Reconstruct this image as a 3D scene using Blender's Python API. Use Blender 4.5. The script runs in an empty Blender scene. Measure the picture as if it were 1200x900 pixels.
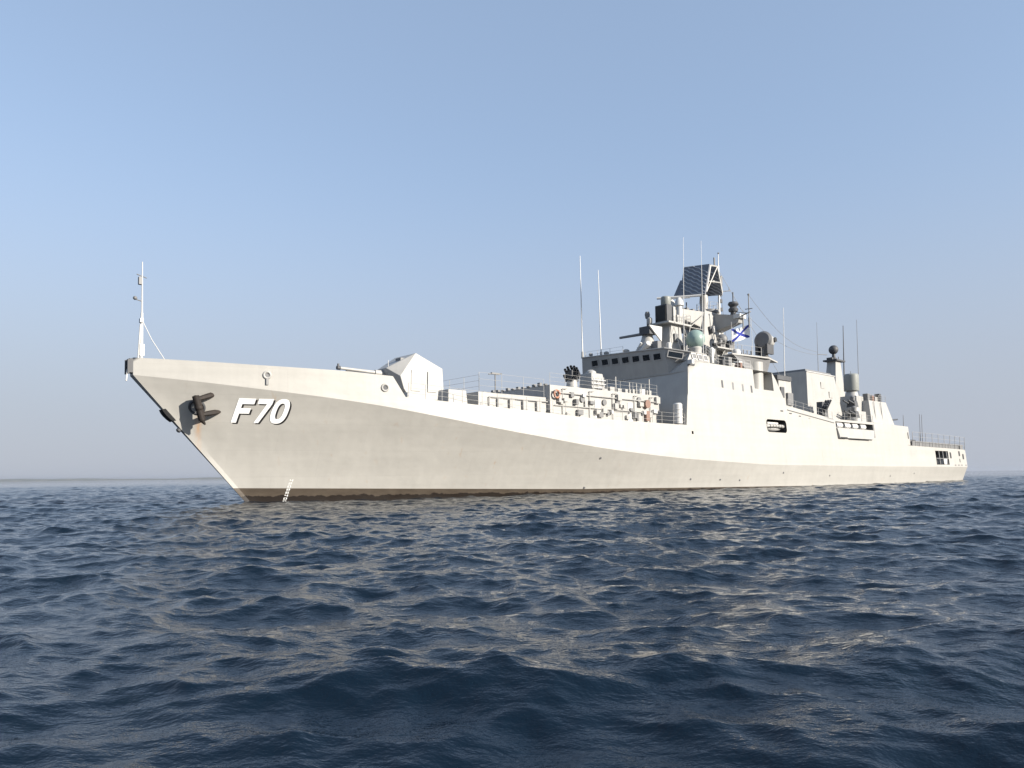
import bpy, bmesh, math, random
import numpy as np
from mathutils import Vector, Matrix

C = bpy.context.scene
COL = C.collection
R = math.radians

# ------------------------------------------------------------------ camera
HEAD = R(41.758)                       # heading of the ship's fore-and-aft line
ORG = Vector((-22.508, 43.234, 0.0))   # stem head of the ship, at the water level
CAMH = 1.575
cam_d = bpy.data.cameras.new('camera')
cam = bpy.data.objects.new('camera', cam_d)
COL.objects.link(cam)
C.camera = cam
cam_d.sensor_width = 36
cam_d.lens = 860 / 1200 * 36
cam_d.shift_y = 62.63 / 1200
cam_d.clip_start = 0.1
cam_d.clip_end = 80000
pitch, roll = R(3.0), R(0.64997)
fwd = Vector((0, math.cos(pitch), math.sin(pitch)))
up0 = Vector((0, -math.sin(pitch), math.cos(pitch)))
rt0 = Vector((1, 0, 0))
rt = math.cos(roll) * rt0 - math.sin(roll) * up0
up = math.sin(roll) * rt0 + math.cos(roll) * up0
m = Matrix((rt, up, -fwd)).transposed().to_4x4()
m.translation = (0, 0, CAMH)
cam.matrix_world = m

# ------------------------------------------------------------------ light
SUN_ELEV = R(22)
SUN_OFF = R(20)                        # aft of the port beam
pd = Vector((math.sin(HEAD), -math.cos(HEAD), 0))
td = Vector((math.cos(HEAD), math.sin(HEAD), 0))
sh = pd * math.cos(SUN_OFF) + td * math.sin(SUN_OFF)
to_sun = Vector((sh.x * math.cos(SUN_ELEV), sh.y * math.cos(SUN_ELEV), math.sin(SUN_ELEV)))
sun_d = bpy.data.lights.new('sun', 'SUN')
sun_d.energy = 4.75
sun_d.angle = R(0.53)
sun_d.color = (1.0, 0.925, 0.81)
sun = bpy.data.objects.new('sun', sun_d)
COL.objects.link(sun)
sun.location = (60, -30, 60)
sun.rotation_euler = (-to_sun).to_track_quat('-Z', 'Y').to_euler()

w = bpy.data.worlds.new('World')
C.world = w
w.use_nodes = True
nt = w.node_tree
for n in list(nt.nodes):
    nt.nodes.remove(n)
out = nt.nodes.new('ShaderNodeOutputWorld')
bg = nt.nodes.new('ShaderNodeBackground')
sky = nt.nodes.new('ShaderNodeTexSky')
sky.sky_type = 'NISHITA'
sky.sun_disc = False
sky.sun_elevation = SUN_ELEV
sky.sun_rotation = math.atan2(to_sun.x, to_sun.y)
sky.altitude = 0
sky.air_density = 1.0
sky.dust_density = 0.6
sky.ozone_density = 2.0
hsv = nt.nodes.new('ShaderNodeHueSaturation')
hsv.inputs['Saturation'].default_value = 0.80
hsv.inputs['Value'].default_value = 1.22
nt.links.new(sky.outputs[0], hsv.inputs['Color'])
# pale lilac sea haze low on the sky
geo = nt.nodes.new('ShaderNodeTexCoord')
sx = nt.nodes.new('ShaderNodeSeparateXYZ')
nt.links.new(geo.outputs['Generated'], sx.inputs[0])
hz = nt.nodes.new('ShaderNodeMapRange')
hz.interpolation_type = 'SMOOTHERSTEP'
hz.inputs['From Min'].default_value = -0.02
hz.inputs['From Max'].default_value = 0.47
hz.inputs['To Min'].default_value = 0.92
hz.inputs['To Max'].default_value = 0.0
nt.links.new(sx.outputs[2], hz.inputs['Value'])
hm = nt.nodes.new('ShaderNodeMix')
hm.data_type = 'RGBA'
nt.links.new(hz.outputs[0], hm.inputs['Factor'])
ev = nt.nodes.new('ShaderNodeMix')      # thin even veil that evens out the blue
ev.data_type = 'RGBA'
ev.inputs['Factor'].default_value = 0.55
nt.links.new(hsv.outputs[0], ev.inputs['A'])
ev.inputs['B'].default_value = (1.92, 2.68, 3.92, 1)
nt.links.new(ev.outputs['Result'], hm.inputs['A'])
hm.inputs['B'].default_value = (2.52, 2.70, 3.14, 1)
nt.links.new(hm.outputs['Result'], bg.inputs['Color'])
bg.inputs['Strength'].default_value = 0.096
nt.links.new(bg.outputs[0], out.inputs['Surface'])

vs = C.view_settings
C.display_settings.display_device = 'sRGB'
vs.view_transform = 'Standard'
vs.look = 'None'
vs.exposure = 0.95
vs.gamma = 1.0
vs.use_curve_mapping = False
C.cycles.max_bounces = 6
C.cycles.use_denoising = True

# ------------------------------------------------------------------ materials
def nodes(name):
    ma = bpy.data.materials.new(name)
    ma.use_nodes = True
    t = ma.node_tree
    return ma, t, t.nodes['Principled BSDF']

def N(t, typ, **kw):
    n = t.nodes.new(typ)
    for k, v in kw.items():
        setattr(n, k, v)
    return n

def noise(t, vec, scale, detail=4, rough=0.55):
    n = N(t, 'ShaderNodeTexNoise')
    n.inputs['Scale'].default_value = scale
    n.inputs['Detail'].default_value = detail
    n.inputs['Roughness'].default_value = rough
    t.links.new(vec, n.inputs['Vector'])
    return n.outputs['Fac']

def mapping(t, vec, scale, loc=(0, 0, 0)):
    n = N(t, 'ShaderNodeMapping')
    n.inputs['Scale'].default_value = scale
    n.inputs['Location'].default_value = loc
    t.links.new(vec, n.inputs['Vector'])
    return n.outputs[0]

def math_(t, op, a, b=None, c=None, clamp=False):
    n = N(t, 'ShaderNodeMath', operation=op, use_clamp=clamp)
    for i, v in enumerate((a, b, c)):
        if v is None:
            continue
        if isinstance(v, (int, float)):
            n.inputs[i].default_value = v
        else:
            t.links.new(v, n.inputs[i])
    return n.outputs[0]

def ramp(t, fac, a, b):
    n = N(t, 'ShaderNodeMapRange')
    n.inputs['From Min'].default_value = a
    n.inputs['From Max'].default_value = b
    t.links.new(fac, n.inputs['Value'])
    return n.outputs[0]

def mix(t, fac, ca, cb):
    n = N(t, 'ShaderNodeMix', data_type='RGBA')
    for sock, v in ((n.inputs['Factor'], fac), (n.inputs['A'], ca), (n.inputs['B'], cb)):
        if isinstance(v, (int, float)):
            sock.default_value = v
        elif isinstance(v, tuple):
            sock.default_value = (*v, 1)
        else:
            t.links.new(v, sock)
    return n.outputs['Result']

def paint(name, col, rough=0.5, wear=0.10, metal=0.0, streak=True):
    """painted metal: weathered in soft blotches and vertical streaks"""
    ma, t, b = nodes(name)
    tc = N(t, 'ShaderNodeTexCoord').outputs['Object']
    blot = noise(t, tc, 0.9, 5)
    st = noise(t, mapping(t, tc, (2.2, 2.2, 0.12)), 1.0, 4)
    f = math_(t, 'MULTIPLY', math_(t, 'ADD', blot, st), 0.5)
    f = ramp(t, f, 0.35, 0.65)
    dk = tuple(c * (1 - wear) for c in col)
    lt = tuple(min(1, c * (1 + wear * 0.6)) for c in col)
    t.links.new(mix(t, f, dk, lt), b.inputs['Base Color'])
    b.inputs['Roughness'].default_value = rough
    b.inputs['Metallic'].default_value = metal
    return ma

def hull_material():
    ma, t, b = nodes('hull_paint')
    tc = N(t, 'ShaderNodeTexCoord').outputs['Object']
    sp = N(t, 'ShaderNodeSeparateXYZ')
    t.links.new(tc, sp.inputs[0])
    X, Y, Z = sp.outputs
    grey = (0.368, 0.357, 0.333)
    blot = noise(t, tc, 0.35, 6, 0.6)
    st = noise(t, mapping(t, tc, (1.6, 1.6, 0.06)), 1.0, 5, 0.6)
    band = noise(t, mapping(t, tc, (0.05, 0.05, 1.6)), 1.0, 3)
    f = math_(t, 'ADD', math_(t, 'MULTIPLY', blot, 0.4), math_(t, 'ADD', math_(t, 'MULTIPLY', st, 0.32), math_(t, 'MULTIPLY', band, 0.36)))
    f = ramp(t, f, 0.36, 0.64)
    base = mix(t, f, tuple(c * .88 for c in grey), tuple(c * 1.04 for c in grey))
    # plate seams, very faint
    br = N(t, 'ShaderNodeTexBrick')
    br.inputs['Scale'].default_value = 1.0
    br.inputs['Mortar Size'].default_value = 0.012
    br.inputs['Brick Width'].default_value = 5.5
    br.inputs['Row Height'].default_value = 1.7
    br.inputs['Color1'].default_value = (0, 0, 0, 1)
    br.inputs['Color2'].default_value = (0.25, 0.25, 0.25, 1)
    br.inputs['Mortar'].default_value = (1, 1, 1, 1)
    cmb = N(t, 'ShaderNodeCombineXYZ')
    t.links.new(X, cmb.inputs[0]); t.links.new(Z, cmb.inputs[1])
    t.links.new(cmb.outputs[0], br.inputs['Vector'])
    base = mix(t, math_(t, 'MULTIPLY', br.outputs['Color'], 0.15), base, tuple(c * .45 for c in grey))
    # rust streak under the anchor
    wob = noise(t, mapping(t, tc, (3, 3, 0.5)), 1.0, 4)
    ax = math_(t, 'SUBTRACT', X, math_(t, 'ADD', 3.62, math_(t, 'MULTIPLY', math_(t, 'SUBTRACT', 5.4, Z), 0.11)))
    gx = math_(t, 'SUBTRACT', 1.0, math_(t, 'MULTIPLY', math_(t, 'ABSOLUTE', ax), 4.2), clamp=True)
    gz = math_(t, 'MULTIPLY', ramp(t, Z, 2.6, 4.9), math_(t, 'SUBTRACT', 1.0, ramp(t, Z, 5.4, 5.7)))
    rust = math_(t, 'MULTIPLY', math_(t, 'MULTIPLY', gx, gz), ramp(t, wob, 0.25, 0.6))
    base = mix(t, math_(t, 'MULTIPLY', rust, 0.8), base, (0.42, 0.22, 0.09))
    # small rust runs along the side
    rr = noise(t, mapping(t, tc, (2.6, 2.6, 0.22), (7, 3, 1)), 1.0, 3)
    rm = math_(t, 'MULTIPLY', ramp(t, rr, 0.64, 0.76), ramp(t, noise(t, tc, 0.12, 2), 0.5, 0.6))
    base = mix(t, math_(t, 'MULTIPLY', rm, 0.42), base, (0.32, 0.21, 0.12))
    # brown boot-topping with the dark weed line under it
    zb = math_(t, 'MAXIMUM', math_(t, 'ADD', math_(t, 'MULTIPLY', X, -0.0212), 1.12), math_(t, 'ADD', math_(t, 'MULTIPLY', X, -0.0096), 0.74))
    zb = math_(t, 'MINIMUM', zb, 0.985)
    inb = math_(t, 'LESS_THAN', Z, zb)
    brown = mix(t, ramp(t, noise(t, mapping(t, tc, (1, 1, 4)), 1.5, 5), 0.3, 0.7), (0.052, 0.040, 0.029), (0.072, 0.056, 0.041))
    base = mix(t, inb, base, brown)
    wn = noise(t, mapping(t, tc, (1.2, 1.2, 0.8)), 1.0, 6, 0.7)
    zw = math_(t, 'ADD', math_(t, 'MULTIPLY', zb, 0.46), math_(t, 'MULTIPLY', math_(t, 'SUBTRACT', wn, 0.5), 0.7))
    inw = math_(t, 'LESS_THAN', Z, math_(t, 'MINIMUM', zw, zb))
    base = mix(t, inw, base, (0.011, 0.0065, 0.004))
    t.links.new(base, b.inputs['Base Color'])
    b.inputs['Roughness'].default_value = 0.48
    bump = N(t, 'ShaderNodeBump')
    bump.inputs['Strength'].default_value = 0.6
    bump.inputs['Distance'].default_value = 0.05
    t.links.new(noise(t, mapping(t, tc, (0.55, 0.55, 0.8)), 1.0, 2), bump.inputs['Height'])
    t.links.new(bump.outputs[0], b.inputs['Normal'])
    return ma

M = {}
M['hull'] = hull_material()
M['grey'] = paint('pale_grey_paint', (0.345, 0.337, 0.320))
M['white'] = paint('white_paint', (0.52, 0.515, 0.50), 0.45, 0.06)
M['number'] = paint('number_white_paint', (0.85, 0.85, 0.84), 0.45, 0.05)
M['deck'] = paint('deck_paint', (0.22, 0.21, 0.20), 0.8, 0.2)
M['mid'] = paint('mid_grey_paint', (0.16, 0.16, 0.162), 0.55, 0.12)
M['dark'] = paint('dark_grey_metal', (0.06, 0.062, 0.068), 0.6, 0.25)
M['black'] = paint('black_rubber', (0.012, 0.012, 0.013), 0.6, 0.2)
M['iron'] = paint('rusty_iron', (0.018, 0.012, 0.009), 0.75, 0.5)
M['radome'] = paint('green_grey_radome', (0.22, 0.30, 0.275), 0.4, 0.06)
M['drum'] = paint('drum_paint', (0.24, 0.25, 0.235), 0.45, 0.08)
M['steel'] = paint('bare_steel', (0.35, 0.35, 0.36), 0.35, 0.15, 0.6)
M['orange'] = paint('orange_plastic', (0.34, 0.15, 0.09), 0.5, 0.15)
M['red'] = paint('faded_red_paint', (0.22, 0.13, 0.10), 0.5, 0.2)
M['green'] = paint('green_paint', (0.05, 0.16, 0.08), 0.5, 0.2)
M['mesh'] = paint('blue_grey_antenna', (0.15, 0.162, 0.19), 0.6, 0.2)
M['strip'] = paint('pale_antenna_strip', (0.38, 0.39, 0.41), 0.6, 0.1)
gm, gt, gb = nodes('window_glass')
gb.inputs['Base Color'].default_value = (0.008, 0.010, 0.012, 1)
gb.inputs['Roughness'].default_value = 0.08
M['glass'] = gm

def flag_material():
    ma, t, b = nodes('flag_cloth')
    uv = N(t, 'ShaderNodeUVMap').outputs[0]
    sp = N(t, 'ShaderNodeSeparateXYZ')
    t.links.new(uv, sp.inputs[0])
    d1 = math_(t, 'ABSOLUTE', math_(t, 'SUBTRACT', sp.outputs[0], sp.outputs[1]))
    d2 = math_(t, 'ABSOLUTE', math_(t, 'SUBTRACT', math_(t, 'ADD', sp.outputs[0], sp.outputs[1]), 1.0))
    k = math_(t, 'LESS_THAN', math_(t, 'MINIMUM', d1, d2), 0.115)
    t.links.new(mix(t, k, (0.78, 0.78, 0.78), (0.03, 0.045, 0.30)), b.inputs['Base Color'])
    b.inputs['Roughness'].default_value = 0.85
    return ma
M['flag'] = flag_material()

# ------------------------------------------------------------------ mesh builder, in ship coordinates
# t metres aft of the stem head, o metres to port of the centreline, z metres above the water
def V(t, o, z):
    return Vector((t, -o, z))

class MB:
    def __init__(s):
        s.v, s.f, s.mi = [], [], []
        s.cur = 0
    def poly(s, *ps):
        i = len(s.v)
        s.v += [tuple(V(*p)) for p in ps]
        s.f.append(tuple(range(i, i + len(ps)))); s.mi.append(s.cur)
        return s
    def grid(s, rows, close=False):
        i = len(s.v)
        n = len(rows[0])
        for r in rows:
            s.v += [tuple(V(*p)) for p in r]
        for a in range(len(rows) - 1):
            for b in range(n if close else n - 1):
                b2 = (b + 1) % n
                s.f.append((i + a * n + b, i + a * n + b2, i + (a + 1) * n + b2, i + (a + 1) * n + b)); s.mi.append(s.cur)
        return s
    def hexa(s, q):
        """eight corners: bottom four then top four"""
        i = len(s.v)
        s.v += [tuple(V(*p)) for p in q]
        for f in ((0, 1, 2, 3), (4, 5, 6, 7), (0, 1, 5, 4), (1, 2, 6, 5), (2, 3, 7, 6), (3, 0, 4, 7)):
            s.f.append(tuple(i + k for k in f)); s.mi.append(s.cur)
        return s
    def box(s, t0, t1, o0, o1, z0, z1, tap=0.0, tapt=None):
        tt = tap if tapt is None else tapt
        return s.hexa([(t0, o0, z0), (t1, o0, z0), (t1, o1, z0), (t0, o1, z0),
                       (t0 + tt, o0 + tap, z1), (t1 - tt, o0 + tap, z1), (t1 - tt, o1 - tap, z1), (t0 + tt, o1 - tap, z1)])
    def prism(s, poly, o0, o1):
        """side profile (t, z) extruded from o0 to o1"""
        i = len(s.v); n = len(poly)
        s.v += [tuple(V(a, o0, b)) for a, b in poly] + [tuple(V(a, o1, b)) for a, b in poly]
        s.f.append(tuple(i + k for k in range(n))); s.mi.append(s.cur)
        s.f.append(tuple(i + n + k for k in range(n))); s.mi.append(s.cur)
        for k in range(n):
            s.f.append((i + k, i + (k + 1) % n, i + n + (k + 1) % n, i + n + k)); s.mi.append(s.cur)
        return s
    def slab(s, poly, z0, z1):
        """plan outline (t, o) extruded from z0 to z1"""
        i = len(s.v); n = len(poly)
        s.v += [tuple(V(a, b, z0)) for a, b in poly] + [tuple(V(a, b, z1)) for a, b in poly]
        s.f.append(tuple(i + k for k in range(n))); s.mi.append(s.cur)
        s.f.append(tuple(i + n + k for k in range(n))); s.mi.append(s.cur)
        for k in range(n):
            s.f.append((i + k, i + (k + 1) % n, i + n + (k + 1) % n, i + n + k)); s.mi.append(s.cur)
        return s
    def tube(s, p, q, r, r2=None, n=8):
        P, Q = V(*p), V(*q)
        r2 = r if r2 is None else r2
        d = (Q - P).normalized()
        a = d.orthogonal().normalized(); b = d.cross(a)
        i = len(s.v)
        for c, rr in ((P, r), (Q, r2)):
            for k in range(n):
                an = 2 * math.pi * k / n
                s.v.append(tuple(c + (a * math.cos(an) + b * math.sin(an)) * rr))
        for k in range(n):
            s.f.append((i + k, i + (k + 1) % n, i + n + (k + 1) % n, i + n + k)); s.mi.append(s.cur)
        s.f.append(tuple(i + k for k in range(n))); s.mi.append(s.cur)
        s.f.append(tuple(i + n + k for k in range(n))); s.mi.append(s.cur)
        return s
    def path(s, pts, r, n=6):
        for a, b in zip(pts[:-1], pts[1:]):
            s.tube(a, b, r, n=n)
        return s
    def lathe(s, c, axis, prof, n=20):
        """profile [(distance along axis, radius)] round the axis through c"""
        P = V(*c); d = V(*axis).normalized()
        a = d.orthogonal().normalized(); b = d.cross(a)
        i = len(s.v)
        for h, rr in prof:
            for k in range(n):
                an = 2 * math.pi * k / n
                s.v.append(tuple(P + d * h + (a * math.cos(an) + b * math.sin(an)) * max(rr, 1e-4)))
        for j in range(len(prof) - 1):
            for k in range(n):
                s.f.append((i + j * n + k, i + j * n + (k + 1) % n, i + (j + 1) * n + (k + 1) % n, i + (j + 1) * n + k)); s.mi.append(s.cur)
        s.f.append(tuple(i + k for k in range(n))); s.mi.append(s.cur)
        j = (len(prof) - 1) * n
        s.f.append(tuple(i + j + k for k in range(n))); s.mi.append(s.cur)
        return s
    def ball(s, c, r, n=20, sq=1.0):
        k = n // 2
        return s.lathe(c, (0, 0, 1), [(-r * sq * math.cos(math.pi * j / k), r * math.sin(math.pi * j / k)) for j in range(k + 1)], n)
    def torus(s, c, axis, r1, r2, n=24, m_=8):
        P = V(*c); d = V(*axis).normalized()
        a = d.orthogonal().normalized(); b = d.cross(a)
        i = len(s.v)
        for k in range(n):
            an = 2 * math.pi * k / n
            e = a * math.cos(an) + b * math.sin(an)
            for j in range(m_):
                bn = 2 * math.pi * j / m_
                s.v.append(tuple(P + e * (r1 + r2 * math.cos(bn)) + d * r2 * math.sin(bn)))
        for k in range(n):
            for j in range(m_):
                s.f.append((i + k * m_ + j, i + k * m_ + (j + 1) % m_, i + ((k + 1) % n) * m_ + (j + 1) % m_, i + ((k + 1) % n) * m_ + j)); s.mi.append(s.cur)
        return s
    def build(s, name, mat, parent, base=(0, 0, 0), smooth=True, bevel=0.0, sharp=32):
        me = bpy.data.meshes.new(name)
        bv = V(*base)
        me.from_pydata([(x - bv.x, y - bv.y, z - bv.z) for x, y, z in s.v], [], s.f)
        bm = bmesh.new(); bm.from_mesh(me)
        bmesh.ops.remove_doubles(bm, verts=bm.verts, dist=1e-4)
        bmesh.ops.recalc_face_normals(bm, faces=bm.faces)
        bm.to_mesh(me); bm.free()
        for mm in (mat if isinstance(mat, (list, tuple)) else [mat]):
            me.materials.append(M[mm])
        if isinstance(mat, (list, tuple)) and len(me.polygons) == len(s.mi):
            me.polygons.foreach_set('material_index', s.mi)
        if smooth:
            me.polygons.foreach_set('use_smooth', [True] * len(me.polygons))
            me.set_sharp_from_angle(angle=R(sharp))
        o = bpy.data.objects.new(name, me)
        COL.objects.link(o)
        if parent is not None:
            o.parent = parent
        if bevel:
            bvm = o.modifiers.new('bevel', 'BEVEL'); bvm.width = bevel; bvm.segments = 2
        return o

def world(t, o, z):
    return ORG + td * t + pd * o + Vector((0, 0, z))

def thing(name, label, cat, base=(0, 0, 0), group=None):
    e = bpy.data.objects.new(name, None)
    COL.objects.link(e)
    e.location = world(*base)
    e.rotation_euler = (0, 0, HEAD)
    e['label'] = label; e['category'] = cat
    if group:
        e['group'] = group
    return e

def structure(o):
    o['kind'] = 'structure'
    return o

# ------------------------------------------------------------------ sea
def build_sea():
    rng = np.random.default_rng(11)
    # waves
    n = 240
    lam = np.exp(rng.uniform(np.log(0.17), np.log(13.0), n))
    lp = 2.05
    ak = np.where(lam < lp, 0.0275 * np.clip((lam / 0.5), 0.55, 1) ** 0.5, 0.0275 * (lp / lam) ** 1.25)
    k = 2 * np.pi / lam
    amp = ak / k
    th0 = math.radians(-101)
    spread = np.radians(np.where(lam > 2.5, 26, 42))
    th = th0 + rng.normal(0, 1, n) * spread
    ph = rng.uniform(0, 2 * np.pi, n)
    dx, dy = np.cos(th), np.sin(th)
    # rings: fine near the camera, coarse far off
    rs = [1.2]
    while rs[-1] < 20000:
        r = rs[-1]
        if r < 14: d = 0.045
        elif r < 60: d = 0.045 + (r - 14) * 0.002
        elif r < 200: d = 0.137 + (r - 60) * 0.0025
        elif r < 900: d = 0.487 + (r - 200) * 0.011
        else: d = r * 0.10
        rs.append(r + d)
    rs = np.array(rs)
    sp = np.gradient(rs)
    core = np.radians(np.linspace(-46, 46, 800))
    side = np.radians(np.concatenate([np.linspace(46, 80, 150)[1:], np.linspace(80, 280, 60)[1:-1], np.linspace(280, 314, 150)[:-1]]))
    ang = np.concatenate([core, side])
    rr, aa = np.meshgrid(rs, ang, indexing='ij')
    x0 = (rr * np.sin(aa)).astype(np.float32)
    y0 = (rr * np.cos(aa)).astype(np.float32)
    X = x0.copy(); Y = y0.copy(); Z = np.zeros_like(x0)
    dang = np.gradient(ang); dang[:800] = core[1] - core[0]; dang[800:] = np.gradient(side)
    for i in range(n):
        # fade a wave where the sheet is too coarse to carry it
        cell = np.maximum(sp[:, None] * 0.8, rs[:, None] * dang[None, :])
        fade = np.clip((lam[i] / cell - 2.4) / 2.4, 0, 1).astype(np.float32)
        if fade.max() == 0:
            continue
        last = np.where(fade.max(1) > 0)[0].max() + 1
        p = k[i] * (dx[i] * x0[:last] + dy[i] * y0[:last]) + ph[i]
        f = fade[:last]
        Z[:last] += amp[i] * np.cos(p) * f
        s_ = np.sin(p) * f * amp[i] * 1.0
        X[:last] -= dx[i] * s_
        Y[:last] -= dy[i] * s_
    nr, na = x0.shape
    # centre cap
    co = np.stack([X, Y, Z], -1).reshape(-1, 3)
    co = np.concatenate([co, [[0, 0, Z[0].mean()]]])
    idx = np.arange(nr * na).reshape(nr, na)
    nx = np.roll(idx, -1, axis=1)
    q = np.stack([idx[:-1], idx[1:], nx[1:], nx[:-1]], -1).reshape(-1, 4)
    tri = np.stack([idx[0], nx[0], np.full(na, nr * na)], -1)
    me = bpy.data.meshes.new('sea')
    nv = len(co); nq = len(q); ntr = len(tri)
    me.vertices.add(nv)
    me.vertices.foreach_set('co', co.astype(np.float32).ravel())
    me.loops.add(nq * 4 + ntr * 3)
    me.loops.foreach_set('vertex_index', np.concatenate([q[:, ::-1].ravel(), tri[:, ::-1].ravel()]).astype(np.int32))
    me.polygons.add(nq + ntr)
    me.polygons.foreach_set('loop_start', np.concatenate([np.arange(nq) * 4, nq * 4 + np.arange(ntr) * 3]).astype(np.int32))
    me.polygons.foreach_set('use_smooth', np.ones(nq + ntr, bool))
    me.update(calc_edges=True)
    me.validate()
    ma, t, b = nodes('sea_water')
    b.inputs['Base Color'].default_value = (0.0018, 0.0072, 0.0150, 1)
    b.inputs['Roughness'].default_value = 0.03
    b.inputs['IOR'].default_value = 1.333
    tc = N(t, 'ShaderNodeTexCoord').outputs['Object']
    # wind ripples finer than the sheet
    n1 = noise(t, mapping(t, tc, (2.0, 3.4, 1)), 1.0, 5, 0.62)
    n2 = noise(t, mapping(t, tc, (7.0, 11.0, 1), (3, 9, 0)), 1.0, 4, 0.6)
    gust = ramp(t, noise(t, mapping(t, tc, (0.05, 0.11, 1)), 1.0, 3), 0.35, 0.65)
    h = math_(t, 'ADD', math_(t, 'MULTIPLY', n1, 0.055), math_(t, 'MULTIPLY', n2, 0.011))
    h = math_(t, 'MULTIPLY', h, math_(t, 'ADD', 0.65, math_(t, 'MULTIPLY', gust, 0.7)))
    bump = N(t, 'ShaderNodeBump')
    bump.inputs['Strength'].default_value = 1.0
    bump.inputs['Distance'].default_value = 1.0
    t.links.new(h, bump.inputs['Height'])
    t.links.new(bump.outputs[0], b.inputs['Normal'])
    me.materials.append(ma)
    o = bpy.data.objects.new('sea', me)
    COL.objects.link(o)
    structure(o)
build_sea()

# ------------------------------------------------------------------ far shore
def build_shore():
    rng = random.Random(4)
    D0 = 15500
    me = bpy.data.meshes.new('hills')
    v, f = [], []
    n = 240
    def hgt(x):
        e = max(0.0, min(1.0, (2500 - x) / 5000))
        return 1.1 * (22 + 26 * (0.5 + 0.5 * math.sin(x * 0.0011 + 1.0)) + 9 * math.sin(x * 0.0043) + 5 * math.sin(x * 0.013 + 2)) * e + rng.uniform(-2, 2) * e
    for i in range(n):
        x = -14000 + 19000 * i / (n - 1)
        y = D0 - 0.02 * (x + 6000)
        h = max(hgt(x), 0.5)
        for k, (dy, hz) in enumerate(((0, -3), (120, h * 0.45), (500, h * 0.85), (1100, h), (2600, h * 0.7), (4000, -3))):
            v.append((x, y + dy, hz))
    for i in range(n - 1):
        for k in range(5):
            a = i * 6 + k
            f.append((a, a + 1, a + 7, a + 6))
    me.from_pydata(v, [], f)
    me.polygons.foreach_set('use_smooth', [True] * len(me.polygons))
    ma, t, b = nodes('hill_woods')
    tc = N(t, 'ShaderNodeTexCoord').outputs['Object']
    fz = ramp(t, noise(t, tc, 0.004, 6), 0.35, 0.65)
    t.links.new(mix(t, fz, (0.10, 0.11, 0.09), (0.20, 0.19, 0.16)), b.inputs['Base Color'])
    b.inputs['Roughness'].default_value = 0.9
    me.materials.append(ma)
    o = bpy.data.objects.new('hills', me)
    COL.objects.link(o)
    structure(o)
build_shore()

# ------------------------------------------------------------------ air
def build_haze():
    me = bpy.data.meshes.new('haze')
    a, z0, z1 = 21000, -4, 70
    v = [(-a, -a, z0), (a, -a, z0), (a, a, z0), (-a, a, z0), (-a, -a, z1), (a, -a, z1), (a, a, z1), (-a, a, z1)]
    me.from_pydata(v, [], [(3, 2, 1, 0), (4, 5, 6, 7), (0, 1, 5, 4), (1, 2, 6, 5), (2, 3, 7, 6), (3, 0, 4, 7)])
    ma = bpy.data.materials.new('sea_air'); ma.use_nodes = True
    t = ma.node_tree
    t.nodes.clear()
    o_ = t.nodes.new('ShaderNodeOutputMaterial'); pv = t.nodes.new('ShaderNodeVolumePrincipled')
    pv.inputs['Color'].default_value = (0.50, 0.55, 0.64, 1)
    pv.inputs['Density'].default_value = 0.00003
    pv.inputs['Anisotropy'].default_value = 0.2
    t.links.new(pv.outputs[0], o_.inputs['Volume'])
    me.materials.append(ma)
    o = bpy.data.objects.new('haze', me); COL.objects.link(o)
    o['kind'] = 'stuff'
build_haze()

# ------------------------------------------------------------------ hull lines
def curve(ts, vs_, sm):
    g = np.arange(-3, 130, 0.1)
    y = np.interp(g, ts, vs_)
    kk = np.exp(-0.5 * (np.arange(-60, 61) * 0.1 / sm) ** 2); kk /= kk.sum()
    yp = np.pad(y, 60, mode='reflect', reflect_type='odd')
    y = np.convolve(yp, kk, 'valid')
    return lambda t: float(np.interp(t, g, y))
_bk = curve([-3, 0, 3, 6, 10, 15, 20, 27, 35, 45, 60, 75, 100, 115, 125, 130], [-0.9, .33, 1.5, 2.55, 3.75, 4.95, 5.85, 6.7, 7.25, 7.55, 7.6, 7.6, 7.5, 7.25, 6.95, 6.75], 1.2)
_wl = curve([-3, 7.3, 10, 15, 20, 27, 35, 45, 60, 75, 100, 112, 124, 130], [-2.6, 0, .75, 1.9, 2.95, 4.25, 5.4, 6.35, 6.95, 7.1, 7.0, 6.65, 6.2, 5.9], 1.0)
_zk = curve([-3, 0, 3.2, 6.4, 9.9, 13.2, 16.2, 22.2, 24.5, 33.2, 38.4, 44.35, 59.4, 87.6, 121.6, 130], [8.0, 7.78, 7.52, 7.2, 6.88, 6.53, 6.12, 5.22, 4.91, 3.83, 3.40, 3.0, 2.45, 2.28, 2.22, 2.2], 1.2)
bk = lambda t: max(_bk(t), 0.33)
zk = _zk
TR = 6.95
def lean(t):
    return max(0.0, 1 - t / 40)
def wl_half(t):
    return max(0.02, _wl(t))
def side_pt(T, u):
    """point on the flared side: station T, u = 0 at the water, 1 at the knuckle, below 0 under water"""
    t = T + TR * (1 - u) * lean(T)
    wb = wl_half(T + TR * lean(T))
    if u >= 0:
        o = wb + (bk(T) - wb) * u ** 1.15
    else:
        o = wb * (1 + u * 0.5)
    return (t, o, zk(T) * u)
def hull_at(t, z):
    """(T, u) and half-breadth of the flared side at (t, z)"""
    T = t
    for _ in range(8):
        u = z / zk(T)
        T = max(0.0, (t - TR * (1 - u)) / (1 - TR * (1 - u) / 40)) if t < 40 else t
    return side_pt(T, z / zk(T))[1]
TOPP = [(0, 8.81), (3.2, 8.76), (6.4, 8.68), (11.55, 8.60), (15.0, 8.43), (15.9, 7.05), (18.7, 6.9), (24.5, 6.6), (33.3, 6.2), (44, 6.13), (46, 6.13)]
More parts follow.
